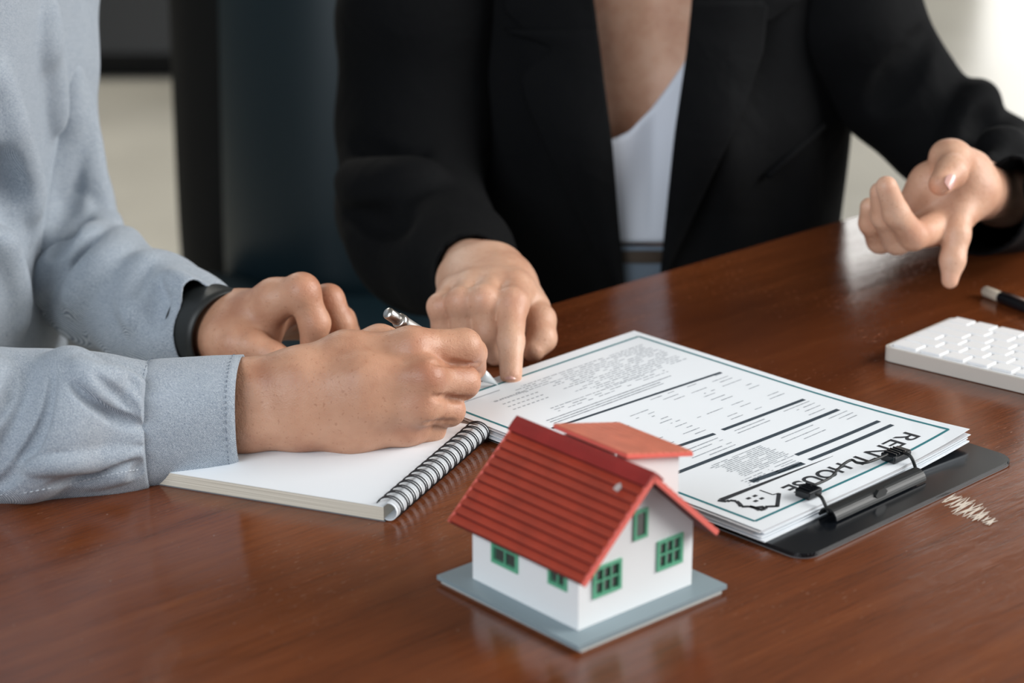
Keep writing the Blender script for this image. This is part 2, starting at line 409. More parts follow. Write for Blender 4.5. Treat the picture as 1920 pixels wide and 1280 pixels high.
def nail(c, along, normal, w, l, m, parent):
    along = np.asarray(along, float); along /= np.linalg.norm(along); normal = np.asarray(normal, float); normal -= along * (normal @ along); normal /= np.linalg.norm(normal); side = np.cross(along, normal)
    V, Fc = [], []; nu, nv = 9, 9
    for lay in (0, 1):
        for i in range(nu):
            for j in range(nv):
                u = i / (nu - 1) * 2 - 1; v = j / (nv - 1) * 2 - 1
                uu = u * math.sqrt(1 - 0.35 * v * v); vv = v * math.sqrt(1 - 0.45 * u * u)
                V.append(np.asarray(c) + side * uu * w + along * vv * l - normal * (0.62 * w * uu * uu + 0.12 * l * vv * vv + lay * 0.0006))
    o = nu * nv
    for i in range(nu - 1):
        for j in range(nv - 1):
            q = (i * nv + j, (i + 1) * nv + j, (i + 1) * nv + j + 1, i * nv + j + 1); Fc.append(q); Fc.append(tuple(x + o for x in q[::-1]))
    return me_obj('fingernail', V, Fc, m, parent, True)

# ================================================================== the setting
FZ = -0.75
def floor_mat():
    m = mat('polished_beige_concrete', (0.42, 0.39, 0.32), 0.32, spec=0.5); t = NT(m); n = t.noise(t.coord(), 1.3, 4, 0.6)
    t.l(t.ramp(n, [(0.3, (0.48, 0.455, 0.39)), (0.7, (0.64, 0.61, 0.53))]), t.b.inputs['Base Color'])
    t.l(t.math('ADD', t.math('MULTIPLY', n, 0.2), 0.22), t.b.inputs['Roughness']); return m
M['floor'] = floor_mat()
M['wall'] = mat('grey_plaster', (0.16, 0.16, 0.155), 0.9)
M['ceiling'] = mat('grey_ceiling', (0.22, 0.215, 0.205), 0.9)
M['frame_dark'] = mat('dark_window_frame', (0.02, 0.02, 0.02), 0.5)
wl = bpy.data.materials.new('daylight_sky'); wl.use_nodes = True; wn = wl.node_tree.nodes; wn.clear()
e_ = wn.new('ShaderNodeEmission'); e_.inputs[0].default_value = (1.0, 0.985, 0.95, 1); e_.inputs[1].default_value = 3.8; o_ = wn.new('ShaderNodeOutputMaterial'); wl.node_tree.links.new(e_.outputs[0], o_.inputs[0])
WY = 7.6
struct(box('floor', (0, 3.0, FZ - 0.05), (9.0, 12.0, 0.1), M['floor']))
WX0, WX1, WZ0, WZ1 = 1.55, 4.2, FZ + 0.08, 2.3
bm = bmesh.new()
box_bm(bm, ((-4.5 + 0.75) / 2, WY + 0.1, 0.75), (4.5 + 0.75, 0.2, 3.0)); box_bm(bm, (1.15, WY + 0.1, -0.075), (0.8, 0.2, 1.35)); box_bm(bm, ((4.5 + WX1) / 2, WY + 0.1, 0.75), (4.5 - WX1, 0.2, 3.0))
box_bm(bm, ((WX0 + WX1) / 2, WY + 0.1, FZ + 0.04), (WX1 - WX0, 0.2, 0.08))
struct(bm_obj('wall_back', bm, M['wall']))
win = thing('window_1', '', ''); del win['label']; del win['category']; win['kind'] = 'structure'
for x in (WX0 + 0.03, (WX0 + WX1) / 2, WX1 - 0.03): box('window_frame', (x, WY + 0.06, (WZ0 + WZ1) / 2), (0.06, 0.08, WZ1 - WZ0), M['frame_dark'], win)
for i in range(2): box('pane', (WX0 + 0.03 + (i + 0.5) * (WX1 - WX0 - 0.06) / 2, WY + 0.12, (WZ0 + WZ1) / 2), ((WX1 - WX0) / 2 - 0.08, 0.02, WZ1 - WZ0), wl, win)
win2 = thing('window_2', '', ''); del win2['label']; del win2['category']; win2['kind'] = 'structure'
box('window_frame', (0.78, WY + 0.06, 1.45), (0.06, 0.08, 1.7), M['frame_dark'], win2); box('window_frame', (1.15, WY + 0.06, 0.63), (0.8, 0.08, 0.06), M['frame_dark'], win2)
box('pane', (1.17, WY + 0.12, 1.47), (0.72, 0.02, 1.66), wl, win2)
struct(box('ceiling', (0, 2.6, 2.35), (9.0, 12.0, 0.1), M['ceiling']))
struct(box('wall_left', (-4.6, 3.0, 0.75), (0.2, 12.0, 3.0), M['wall']))

# dark low cabinets at the back left
def cabinet(x, label, w=0.9):
    t = thing('low_cabinet', label, 'cabinet', (x, 5.95, FZ), 0, 'black cabinets along the back left')
    box('body', (0, 0, 0.62), (w, 0.45, 1.16), M['leather_black'], t, bevel=0.01)
    for s in (-1, 1):
        d = box('door', (s * w / 4, -0.235, 0.62), (w / 2 - 0.02, 0.02, 1.08), M['black_plastic'], t); box('handle', (s * 0.05, -0.256, 0.75), (0.015, 0.02, 0.14), M['silver'], d)
    box('plinth', (0, 0.02, 0.02), (w - 0.06, 0.38, 0.04), M['leather_black'], t)
cabinet(-1.55, 'black cabinet at the far left edge, behind the shirt shoulder', 0.66)
cabinet(-0.72, 'black cabinet behind the dark teal chair', 0.96)
def chair(name, label, loc, rz, leather, w=0.50, h0=0.42, h1=1.28, lean=0.14, mats=None):
    t = thing(name, label, 'chair', loc, rz, None)
    def cush(nm, w_, z0, z1, thick, yo, m, bulge=0.03):
        V, Fc = [], []; nu, nv = 24, 28
        for side in (-1, 1):
            for i in range(nu + 1):
                for j in range(nv + 1):
                    u = i / nu * 2 - 1; v = j / nv * 2 - 1
                    ex = (1 - abs(u) ** 6) ** (1 / 6); ey = (1 - abs(v) ** 6) ** (1 / 6)
                    x = u * w_ / 2 * (0.93 + 0.07 * ey) * (1 + 0.07 * v); z = (z0 + z1) / 2 + v * (z1 - z0) / 2 * (0.96 + 0.04 * ex)
                    e = max(0.0, (1 - abs(u) ** 5) * (1 - abs(v) ** 5)) ** 0.5
                    y = yo + (z - z0) * lean + side * (thick / 2) * e - (bulge * (1 - u * u) if side < 0 else 0) * e + 0.07 * u * u
                    V.append((x, y, z))
        N = (nu + 1) * (nv + 1)
        for s in (0, 1):
            for i in range(nu):
                for j in range(nv):
                    q = (s * N + i * (nv + 1) + j, s * N + (i + 1) * (nv + 1) + j, s * N + (i + 1) * (nv + 1) + j + 1, s * N + i * (nv + 1) + j + 1); Fc.append(q if s == 0 else q[::-1])
        return me_obj(nm, V, Fc, m, t, True)
    cush('backrest', w, h0, h1, 0.07, 0.20, mats[0]); cush('back_cushion', w * 0.74, h0 + 0.03, h1 - 0.05, 0.05, 0.155, mats[1], 0.02)
    bm = bmesh.new(); box_bm(bm, (0, -0.03, 0.44), (w, 0.48, 0.09), bevel=0.035); bm_obj('seat', bm, mats[1], t, True)
    tube('column', [(0, 0, 0.08), (0, 0, 0.40)], 0.028, M['chrome'], t)
    for k in range(5):
        a = 2 * PI * k / 5 + 0.3; lg = tube('leg', [(0, 0, 0.10), (0.27 * math.cos(a), 0.27 * math.sin(a), 0.065)], [0.024, 0.016], M['chrome'], t)
        tube('caster', [(0.27 * math.cos(a) - 0.012, 0.27 * math.sin(a), 0.026), (0.27 * math.cos(a) + 0.012, 0.27 * math.sin(a), 0.026)], 0.025, M['black_plastic'], lg, 14)
    return t
c0 = PY(578, 300, 2.55)
chair('office_chair', 'dark teal leather high-back chair behind the woman, seen between the two people', (c0[0], 2.35, FZ), R(-14), None, 0.54, mats=(M['leather_black'], M['leather_teal']))
chair('office_chair', 'black leather chair at the top right corner', (1.25, 3.3, FZ), R(20), None, 0.55, mats=(M['leather_black'], M['leather_black']))

# ================================================================== the table
tb = thing('conference_table', 'varnished red-brown wooden table that carries the papers and the model house', 'table', TABLE_O, TABLE_ANG)
X0, X1, Y0, Y1 = -1.05, 1.05, -1.05, 0.0
def table_top():
    bm = bmesh.new(); box_bm(bm, ((X0 + X1) / 2, (Y0 + Y1) / 2, -0.015), (X1 - X0, Y1 - Y0, 0.03), bevel=0.003); return bm_obj('table_top', bm, M['wood'], tb)
table_top()
box('apron', (0, -0.07, -0.07), (1.9, 0.022, 0.08), M['wood_dark'], tb); box('apron', (0, -0.98, -0.07), (1.9, 0.022, 0.08), M['wood_dark'], tb)
box('apron', (-0.96, -0.525, -0.07), (0.022, 0.89, 0.08), M['wood_dark'], tb); box('apron', (0.96, -0.525, -0.07), (0.022, 0.89, 0.08), M['wood_dark'], tb)
for x in (-0.97, 0.97):
    for y in (-0.97, -0.08): box('leg', (x, y, FZ / 2 - 0.015), (0.06, 0.06, -FZ - 0.03), M['wood_dark'], tb, bevel=0.004)
# old scuff mark in the varnish beside the clipboard: a row of short pale strokes
g = []
sr = np.random.RandomState(5)
for i in range(34):
    f = i / 33; c = PZ(1778 + 84 * f, 932 + 50 * f, 0.0) ; w = (0.0055 + 0.004 * sr.rand()) * (0.6 + 0.9 * math.sin(PI * min(1, f + 0.1)))
    a = R(30 + 14 * sr.rand() + (16 if i % 2 else 0)); d = np.array([math.cos(a), math.sin(a), 0]); n_ = np.array([-d[1], d[0], 0]); hw = 0.0007
    p = c + n_ * (sr.rand() - 0.5) * 0.004; Vq = [p - d * w - n_ * hw * 0.3, p - n_ * hw, p + d * w - n_ * hw * 0.2, p + d * w + n_ * hw * 0.2, p + n_ * hw, p - d * w + n_ * hw * 0.3]
    g.append(([q + np.array([0, 0, 0.00010 + 0.000012 * i]) for q in Vq], [tuple(range(6))]))
V, Fc = join_geo(g); V = [np.array(v) - TABLE_O for v in V]; ca, sa = math.cos(-TABLE_ANG), math.sin(-TABLE_ANG)
sco = me_obj('scuff_mark', [(v[0] * ca - v[1] * sa, v[0] * sa + v[1] * ca, v[2]) for v in V], Fc, M['scratch'], tb); sco['label'] = 'pale zigzag scuff in the varnish'

# ================================================================== model house
HA = R(41.5); HO = PZ(1084, 1182, 0.005); HO[2] = 0
hs = thing('model_house', 'small white model house with red roof and green windows on a grey card base', 'model house', HO, HA)
prism('base_plate', [(-0.0125, -0.0135), (0.1015, -0.0135), (0.1015, 0.1035), (-0.0125, 0.1035)], 0.0024, 0.005, M['house_base'], hs)
prism('base_layer', [(-0.0095, -0.0125), (0.0985, -0.0125), (0.0985, 0.1020), (-0.0105, 0.1020)], 0.0, 0.0024, M['base_edge'], hs)
WL, RZ, WT = 0.0868, 0.0835, 0.042   # wall length, ridge height of wall, eave wall height
sl = (0.0855 - 0.0385) / 0.0510      # roof slope
def wall_z(s): return 0.0835 - abs(s - WL / 2) * sl
BTH = 0.0016
def gable(name, y0, holes):
    # wall in plane y = y0, cut by window openings: built as grid cells
    bm = bmesh.new(); xs = sorted({0.0, WL / 2, WL} | {h[0] for h in holes} | {h[1] for h in holes}); zs = sorted({0.005, 0.0415} | {h[2] for h in holes} | {h[3] for h in holes})
    def quad(P):
        f = bm.faces.new([bm.verts.new((x, y0, z)) for x, z in P]); return f
    for x0, x1 in zip(xs[:-1], xs[1:]):
        zt = zs + [None]
        for z0, z1 in zip(zs, zt[1:]):
            xc = (x0 + x1) / 2
            if z1 is None:
                quad([(x0, z0), (x1, z0), (x1, wall_z(x1)), (x0, wall_z(x0))]); continue
            if any(h[0] < xc < h[1] and h[2] < (z0 + z1) / 2 < h[3] for h in holes): continue
            if z0 >= min(wall_z(x0), wall_z(x1)): continue
            quad([(x0, z0), (x1, z0), (x1, min(z1, wall_z(x1))), (x0, min(z1, wall_z(x0)))])
    bmesh.ops.remove_doubles(bm, verts=bm.verts, dist=1e-6)
    r = bmesh.ops.extrude_face_region(bm, geom=list(bm.faces)); bmesh.ops.translate(bm, vec=(0, BTH if y0 < 0.01 else -BTH, 0), verts=[e for e in r['geom'] if isinstance(e, bmesh.types.BMVert)])
    bmesh.ops.recalc_face_normals(bm, faces=bm.faces); return bm
def solve_h(px, py, plane):   # intersect pixel ray with house wall plane; returns local coords
    d = _ray(px, py); ca, sa = math.cos(HA), math.sin(HA); o = np.array([-HO[0], -HO[1], CAM_H])
    lo = np.array([o[0] * ca + o[1] * sa, -o[0] * sa + o[1] * ca, o[2]]); ld = np.array([d[0] * ca + d[1] * sa, -d[0] * sa + d[1] * ca, d[2]])
    t = -lo[plane] / ld[plane]; return lo + ld * t
# window rectangles measured on the front (plane y=0) and left (plane x=0) walls
def wrect(plane, pts):
    q = [solve_h(px, py, plane) for px, py in pts]; i = 1 - plane
    return (min(p[i] for p in q), max(p[i] for p in q), min(p[2] for p in q), max(p[2] for p in q))
fw = [(0.0102, 0.0312, 0.0205, 0.0385), (0.0585, 0.0785, 0.0215, 0.0395), (0.0400, 0.0505, 0.0455, 0.0628)]
lw = [(0.0480, 0.0700, 0.0215, 0.0420), (0.0085, 0.0235, 0.0250, 0.0420)]
def inset(r, d): return (r[0] + d, r[1] - d, r[2] + d, r[3] - d)
# the attic window cuts the gable above the eave line: leave that wall closed and set a dark pane in its frame
gb = gable('front_wall', 0.0, [inset(fw[0], 0.001), inset(fw[1], 0.001)]); bm_obj('gable_wall', gb, M['house_wall'], hs)
gb = gable('back_wall', WL, []); bm_obj('gable_wall', gb, M['house_wall'], hs)
def side_wall(x0, th):
    bm = bmesh.new(); H = [inset(r, 0.001) for r in lw] if x0 == 0 else []
    ys = sorted({BTH, WL - BTH} | {h[0] for h in H} | {h[1] for h in H}); zs = sorted({0.005, 0.0425} | {h[2] for h in H} | {h[3] for h in H}); zs = [z for z in zs if z <= 0.0425]
    for y0, y1 in zip(ys[:-1], ys[1:]):
        for z0, z1 in zip(zs[:-1], zs[1:]):
            if any(h[0] < (y0 + y1) / 2 < h[1] and h[2] < (z0 + z1) / 2 < h[3] for h in H): continue
            bm.faces.new([bm.verts.new((x0, y, z)) for y, z in ((y0, z0), (y1, z0), (y1, z1), (y0, z1))])
    bmesh.ops.remove_doubles(bm, verts=bm.verts, dist=1e-6)
    r = bmesh.ops.extrude_face_region(bm, geom=list(bm.faces)); bmesh.ops.translate(bm, vec=(th, 0, 0), verts=[e for e in r['geom'] if isinstance(e, bmesh.types.BMVert)])
    bmesh.ops.recalc_face_normals(bm, faces=bm.faces); return bm_obj('side_wall', bm, M['house_wall'], hs)
side_wall(0.0, BTH); side_wall(WL, -BTH)
def hwin(rect, plane, nx, nz, closed=False, m1='green', m2='green'):
    def pt(u, w, z): return (u, -w, z) if plane == 1 else (-w, u, z)
    def bx(name, u0, u1, z0, z1, w0, w1, m, par):
        V = [pt(u, w, z) for u in (u0, u1) for w in (w0, w1) for z in (z0, z1)]
        return me_obj(name, V, [(0, 1, 3, 2), (4, 6, 7, 5), (0, 4, 5, 1), (2, 3, 7, 6), (0, 2, 6, 4), (1, 5, 7, 3)], m, par)
    u0, u1, z0, z1 = rect; b = 0.0019; f = []
    w = 0.0011
    gs = []
    for a, c, d, e in ((u0, u1, z0, z0 + b), (u0, u1, z1 - b, z1), (u0, u0 + b, z0 + b, z1 - b), (u1 - b, u1, z0 + b, z1 - b)):
        V = [pt(u, ww, z) for u in (a, c) for ww in (-0.001, w) for z in (d, e)]; gs.append((V, [(0, 1, 3, 2), (4, 6, 7, 5), (0, 4, 5, 1), (2, 3, 7, 6), (0, 2, 6, 4), (1, 5, 7, 3)]))
    V, Fc = join_geo(gs); fr = me_obj('window', V, Fc, M[m1], hs)
    for i in range(1, nx + 1):
        u = u0 + b + (u1 - u0 - 2 * b) * i / (nx + 1); bx('muntin', u - 0.0005, u + 0.0005, z0 + b, z1 - b, -0.0004, 0.0006, M[m2], fr)
    for i in range(1, nz + 1):
        z = z0 + b + (z1 - z0 - 2 * b) * i / (nz + 1); bx('muntin', u0 + b, u1 - b, z - 0.0005, z + 0.0005, -0.0004, 0.0006, M[m2], fr)
    bx('pane', u0 + b, u1 - b, z0 + b, z1 - b, 0.0001 if closed else -0.0012, 0.0002 if closed else -0.0008, M['window_dark'], fr)
hwin(fw[0], 1, 2, 1); hwin(fw[1], 1, 2, 1); hwin(fw[2], 1, 0, 0, True)
hwin(lw[0], 0, 1, 1); hwin(lw[1], 0, 1, 0)
# roof: two slopes of overlapping courses, every course a part; ridge cap; dormer on the far slope
y0r, y1r = -0.0112, 0.0975; rw = WL / 2 + 0.0078; zr = 0.0855
L_ = math.hypot(rw, rw * sl); ang = math.atan(sl)
def roof(side):
    ox = WL / 2
    dx, dz = (-math.cos(ang), -math.sin(ang)) if side < 0 else (math.cos(ang), -math.sin(ang))
    nx_, nz_ = (-math.sin(ang), math.cos(ang)) if side < 0 else (math.sin(ang), math.cos(ang))
    def P(u, w, y): return (ox + dx * u + nx_ * w, y, zr + dz * u + nz_ * w)
    def slab(name, u0, u1, wa0, wa1, wb0, wb1, ya, yb, m, par):
        V = [P(u0, wa0, ya), P(u0, wa1, ya), P(u1, wb0, ya), P(u1, wb1, ya), P(u0, wa0, yb), P(u0, wa1, yb), P(u1, wb0, yb), P(u1, wb1, yb)]
        bm = bmesh.new(); vs = [bm.verts.new(v) for v in V]
        for f in ((0, 1, 3, 2), (4, 6, 7, 5), (0, 4, 5, 1), (2, 3, 7, 6), (0, 2, 6, 4), (1, 5, 7, 3)): bm.faces.new([vs[i] for i in f])
        bmesh.ops.recalc_face_normals(bm, faces=bm.faces); return bm_obj(name, bm, m, par)
    r = slab('roof_slope', 0, L_, -0.0016, 0.0004, -0.0016, 0.0004, y0r, y1r, M['roof_groove'], hs)
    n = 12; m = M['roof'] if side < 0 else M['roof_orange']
    cw = (L_ - 0.002) / n
    for i in range(n):
        u0 = 0.002 + i * cw; slab('roof_course', u0 + 0.0003, u0 + cw - 0.0006, 0.0003, 0.0009, 0.0003, 0.0018, y0r + 0.0001, y1r - 0.0001, m, r)
    for y in (y0r, y1r): slab('verge_board', 0, L_, -0.0019, 0.0011, -0.0019, 0.0011, y - 0.0009, y + 0.0009, M['roof_edge'], r)
    return P
Pl = roof(-1); Pr = roof(1)
# ridge cap: folded strip over the ridge
V, Fc = [], []
prof = [Pl(0.0072, 0.0014, 0), Pl(0.0072, 0.0026, 0), Pl(0.0016, 0.0028, 0), (WL / 2, 0, zr + 0.0034), Pr(0.0016, 0.0028, 0), Pr(0.0072, 0.0026, 0), Pr(0.0072, 0.0014, 0), (WL / 2, 0, zr + 0.0012)]
for y in (y0r - 0.001, y1r + 0.001):
    for p in prof: V.append((p[0], y, p[2]))
n = len(prof)
Fc = [(k, (k + 1) % n, n + (k + 1) % n, n + k) for k in range(n)] + [tuple(range(n))[::-1], tuple(range(n, 2 * n))]
me_obj('ridge_cap', V, Fc, M['ridge'], hs)
c = Pl(0.0135, 0.0019, 0.0035)
me_obj('paint_chip', [Pl(0.0125, 0.0022, 0.002), Pl(0.0105, 0.0022, 0.0045), Pl(0.0125, 0.0022, 0.0062), Pl(0.0152, 0.0022, 0.0065), Pl(0.0158, 0.0022, 0.003), Pl(0.0125, 0.0014, 0.002), Pl(0.0105, 0.0014, 0.0045), Pl(0.0125, 0.0014, 0.0062), Pl(0.0152, 0.0014, 0.0065), Pl(0.0158, 0.0014, 0.003)],
       [(0, 1, 2, 3, 4), (5, 9, 8, 7, 6)] + [(k, (k + 1) % 5 + 0, (k + 1) % 5 + 5, k + 5) for k in range(5)], M['chip'], hs)
# dormer
dm = bpy.data.objects.new('dormer', None); link(dm, hs)
du0, du1, dz0, dz1, dy0, dy1 = 0.0505, 0.1020, 0.0880, 0.0755, 0.0160, 0.0755
def dslab(name, a, b, ya, yb, t0, t1, m, par):
    za = dz0 + (dz1 - dz0) * (a - du0) / (du1 - du0); zb = dz0 + (dz1 - dz0) * (b - du0) / (du1 - du0)
    V = [(a, ya, za + t0), (a, ya, za + t1), (b, ya, zb + t0), (b, ya, zb + t1), (a, yb, za + t0), (a, yb, za + t1), (b, yb, zb + t0), (b, yb, zb + t1)]
    bm = bmesh.new(); vs = [bm.verts.new(v) for v in V]
    for f in ((0, 1, 3, 2), (4, 6, 7, 5), (0, 4, 5, 1), (2, 3, 7, 6), (0, 2, 6, 4), (1, 5, 7, 3)): bm.faces.new([vs[i] for i in f])
    bmesh.ops.recalc_face_normals(bm, faces=bm.faces); return bm_obj(name, bm, m, par)
dslab('dormer_roof', du0, du1, dy0, dy1, -0.0022, 0.0, M['roof_edge'], dm)
for i in range(9):
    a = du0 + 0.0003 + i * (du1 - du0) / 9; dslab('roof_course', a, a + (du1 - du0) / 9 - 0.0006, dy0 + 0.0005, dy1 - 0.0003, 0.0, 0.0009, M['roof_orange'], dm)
for yy in (dy0 + 0.004, dy1 - 0.006):
    poly = [(0.050, zr - 0.002), (0.0950, dz1 - 0.0005), (0.0950, 0.036), (0.090, 0.040)]; bm = bmesh.new()
    f = bm.faces.new([bm.verts.new((x, yy, z)) for x, z in poly]); r = bmesh.ops.extrude_face_region(bm, geom=[f]); bmesh.ops.translate(bm, vec=(0, 0.0015, 0), verts=[e for e in r['geom'] if isinstance(e, bmesh.types.BMVert)]); bmesh.ops.recalc_face_normals(bm, faces=bm.faces)
    bm_obj('cheek_wall', bm, M['house_wall'], dm)
box('front_wall', (0.0945, (dy0 + dy1) / 2 - 0.001, 0.056), (0.0015, dy1 - dy0 - 0.012, 0.038), M['house_wall'], dm)

# ================================================================== clipboard and papers
DA = R(-45.7); DC = np.array([0.1183, 1.3820])
U = np.array([math.cos(R(-135.7)), math.sin(R(-135.7))]); Vv = np.array([math.cos(DA), math.sin(DA)])
# local frame of the board: x = U (reading direction), y = Vv (towards the clip)
cb = thing('clipboard', 'black clipboard with a wire clip lying under the rental form', 'clipboard', (DC[0], DC[1], 0), math.atan2(U[1], U[0]))
def loc2(px, py, z):
    p = PZ(px, py, z)[:2] - DC; return (float(p @ U), float(p @ Vv), z)
bw0, bw1, bh0, bh1 = -0.110, 0.1065, -0.148, 0.182
pl = rrect(bw1 - bw0, bh1 - bh0, 0.013, 8, ((bw0 + bw1) / 2, (bh0 + bh1) / 2))
prism('board', pl, 0.0002, 0.0030, M['black_plastic'], cb, 0.0007)
prism('board_underside', [(x * 0.998, y * 0.998) for x, y in pl], 0.0, 0.0004, M['board_edge'], cb)
PZT = 0.0088
def lift(x, y):    # sheets bow up towards the clip's far end
    return 0.0
# clip
a, b = loc2(1545, 948, 0.011), loc2(1724, 876, 0.011); yc = (a[1] + b[1]) / 2 + 0.001
xa, xb = b[0], a[0]
def arcprof(r, a0, a1, n): return [(r * math.cos(R(a0 + (a1 - a0) * k / n)), r * math.sin(R(a0 + (a1 - a0) * k / n))) for k in range(n + 1)]
V, Fc = [], []
pr = [(y + yc, z + 0.0035) for y, z in arcprof(0.0070, 175, 5, 14)] + [(y + yc, z + 0.0035) for y, z in arcprof(0.0060, 5, 175, 14)]
pr = [(p[0], max(p[1], 0.003)) for p in pr]
for x in (xa, xb):
    for y, z in pr: V.append((x, y, z))
n = len(pr); Fc = [(k, (k + 1) % n, n + (k + 1) % n, n + k) for k in range(n)] + [(i, i + 1, n - 2 - i, n - 1 - i) for i in range(n // 2 - 1)] + [(n + n - 1 - i, n + n - 2 - i, n + i + 1, n + i) for i in range(n // 2 - 1)]
me_obj('clip_barrel', V, Fc, M['black_metal'], cb)
m_ = loc2(1645, 915, 0.011); V = [(m_[0] + math.cos(R(60 * k)) * 0.006, yc + 0.0042 + (0.0022 if j else 0), 0.0085 + math.sin(R(60 * k)) * 0.0035) for j in (0, 1) for k in range(6)]
me_obj('clip_stud', V, [tuple(range(6))[::-1], tuple(range(6, 12))] + [(k, (k + 1) % 6, (k + 1) % 6 + 6, k + 6) for k in range(6)], M['black_metal'], cb)
wp = [loc2(*q) for q in ((1520, 911, .015), (1532, 907, .0155), (1557, 895, .0155), (1570, 881, .0155), (1583, 869, .0155), (1597, 862, .0155), (1607, 867, .0155), (1625, 867, .0155), (1650, 858, .0155), (1664, 852, .015))]
tube('clip_wire', smooth_pts(wp, 4), 0.0009, M['black_metal'], cb, 8)
tube('clip_wire', smooth_pts([loc2(1531, 926, .014), loc2(1540, 932, .014), loc2(1548, 948, .010), (xb - 0.001, yc, 0.007)], 4), 0.0011, M['black_metal'], cb, 8)
tube('clip_wire', smooth_pts([loc2(1694, 848, .015), loc2(1705, 853, .015), loc2(1712, 864, .012), (xa + 0.001, yc, 0.008)], 4), 0.0011, M['black_metal'], cb, 8)
def pad(px, py, w, rot):
    x, y, _ = loc2(px, py, 0.012); bm = bmesh.new(); box_bm(bm, (0, 0, 0), (w, 0.011, 0.0052), bevel=0.0008)
    for k in range(4): box_bm(bm, (-0.003 + k * 0.002 * w / 0.012, -0.0, 0.0030), (0.0009, 0.0095, 0.0012))
    bmesh.ops.transform(bm, matrix=Matrix.Translation((x, y, 0.0122)) @ Matrix.Rotation(rot, 4, 'Z'), verts=bm.verts)
    return bm_obj('clip_pad', bm, M['black_plastic'], cb)
pad(1516, 922, 0.013, R(0)); pad(1680, 853, 0.018, R(0))

def sheet(name, label, cx, cy, w, h, rot, z, t, m, bow=0.0):
    o = thing(name, label, 'paper', (DC[0], DC[1], 0), math.atan2(U[1], U[0])) if False else None
    nx, ny = 8, 12; V, Fc = [], []
    for s in (0, 1):
        for i in range(nx + 1):
            for j in range(ny + 1):
                x = (i / nx - 0.5) * w; y = (j / ny - 0.5) * h; X = cx + x * math.cos(rot) - y * math.sin(rot); Y = cy + x * math.sin(rot) + y * math.cos(rot)
                V.append((X, Y, z + s * t + bow * max(0, -x / w * 2) ** 2 * max(0, y / h * 2) ** 2))
    N = (nx + 1) * (ny + 1)
    for i in range(nx):
        for j in range(ny):
            a = i * (ny + 1) + j; q = (a, a + ny + 1, a + ny + 2, a + 1); Fc.append(tuple(k + N for k in q)); Fc.append(q[::-1])
    for i in range(nx): a = i * (ny + 1); Fc.append((a, a + N, a + N + ny + 1, a + ny + 1)[::-1]); a += ny; Fc.append((a, a + N, a + N + ny + 1, a + ny + 1))
    for j in range(ny): Fc.append((j, j + N, j + 1 + N, j + 1)); a = nx * (ny + 1) + j; Fc.append((a, a + N, a + 1 + N, a + 1)[::-1])
    return me_obj(name, V, Fc, m, None, False, (DC[0], DC[1], 0), (0, 0, math.atan2(U[1], U[0])))
labs = ['paper sheet at the very bottom of the pack on the clipboard', 'paper sheet second from the bottom of the clipboard pack', 'paper sheet third from the bottom of the clipboard pack', 'paper sheet in the middle of the clipboard pack, slid out slightly', 'paper sheet two below the printed form', 'blank paper sheet directly under the printed form']
offs_ = [(0.004, 0.004, 0.6), (-0.001, -0.001, -0.3), (0.003, 0.002, 0.3), (0.002, -0.003, -0.5), (0.000, 0.002, 0.25), (0.002, 0.001, -0.15)]
for i, (lb, (ox, oy, rr)) in enumerate(zip(labs, offs_)):
    o = sheet('paper_sheet', lb, ox, oy, 0.209, 0.294, R(rr), 0.0031 + i * 0.00090, 0.00045 if i else 0.0008, M['paper_edge'] if i % 2 else M['paper'], 0.004)
    o['label'] = lb; o['category'] = 'paper'; o['group'] = 'sheets under the printed form'
fm = sheet('rental_form', '', 0.0, 0.0, 0.2095, 0.2955, 0, PZT - 0.0003, 0.0003, M['paper'], 0.006)
fm['label'] = 'printed white rental form with teal border and dark bars, on top'; fm['category'] = 'document'
def zl(x, y): return PZT + 0.006 * max(0, -x / 0.2095 * 2) ** 2 * max(0, y / 0.2955 * 2) ** 2 + 0.00012
def mm(u, v): return (u / 1000 - 0.0975, v / 1000 - 0.1365)   # teal frame: u 0..195, v 0..273
def dq(px, py):   # pixel -> form coordinates (metres, local)
    p = PZ(px, py, PZT)[:2] - DC; return np.array([p @ U, p @ Vv])
def strip(p, q, w, w2=None, n=10):
    p = np.array(p, float); q = np.array(q, float); d = q - p; d /= np.linalg.norm(d); nn = np.array([-d[1], d[0]]); w2 = w if w2 is None else w2
    V = []
    for k in range(n + 1):
        c = p + (q - p) * k / n; ww = w + (w2 - w) * k / n
        for s in (-1, 1): x, y = c + nn * s * ww / 2; V.append((x, y, zl(x, y)))
    return V, [(2 * k, 2 * k + 2, 2 * k + 3, 2 * k + 1) for k in range(n)]
c4 = [mm(0, 0), mm(195, 0), mm(195, 273), mm(0, 273)]
V, Fc = join_geo([strip(c4[i], c4[(i + 1) % 4], 0.0021, n=16) for i in range(4)]); me_obj('border_line', V, Fc, M['ink_teal'], fm)
for p, q, w in (((1352, 698), (1035, 803), 2.6), ((1508, 749), (1355, 806), 3.3), ((1340, 813), (1258, 841), 3.3), ((1572, 769), (1265, 888), 3.6), ((1648, 793), (1493, 853), 3.6), ((1673, 801), (1518, 862), 3.6), ((1506, 868), (1408, 903), 4.6)):
    a, b = dq(*p), dq(*q); V, Fc = strip(a, b, w / 1000); me_obj('heading_bar', V, Fc, M['ink_slate'], fm)
a, b = dq(1562, 855), dq(1352, 937); V, Fc = strip(a, b, 0.0003, 0.0042); me_obj('rule_line', V, Fc, M['ink'], fm)
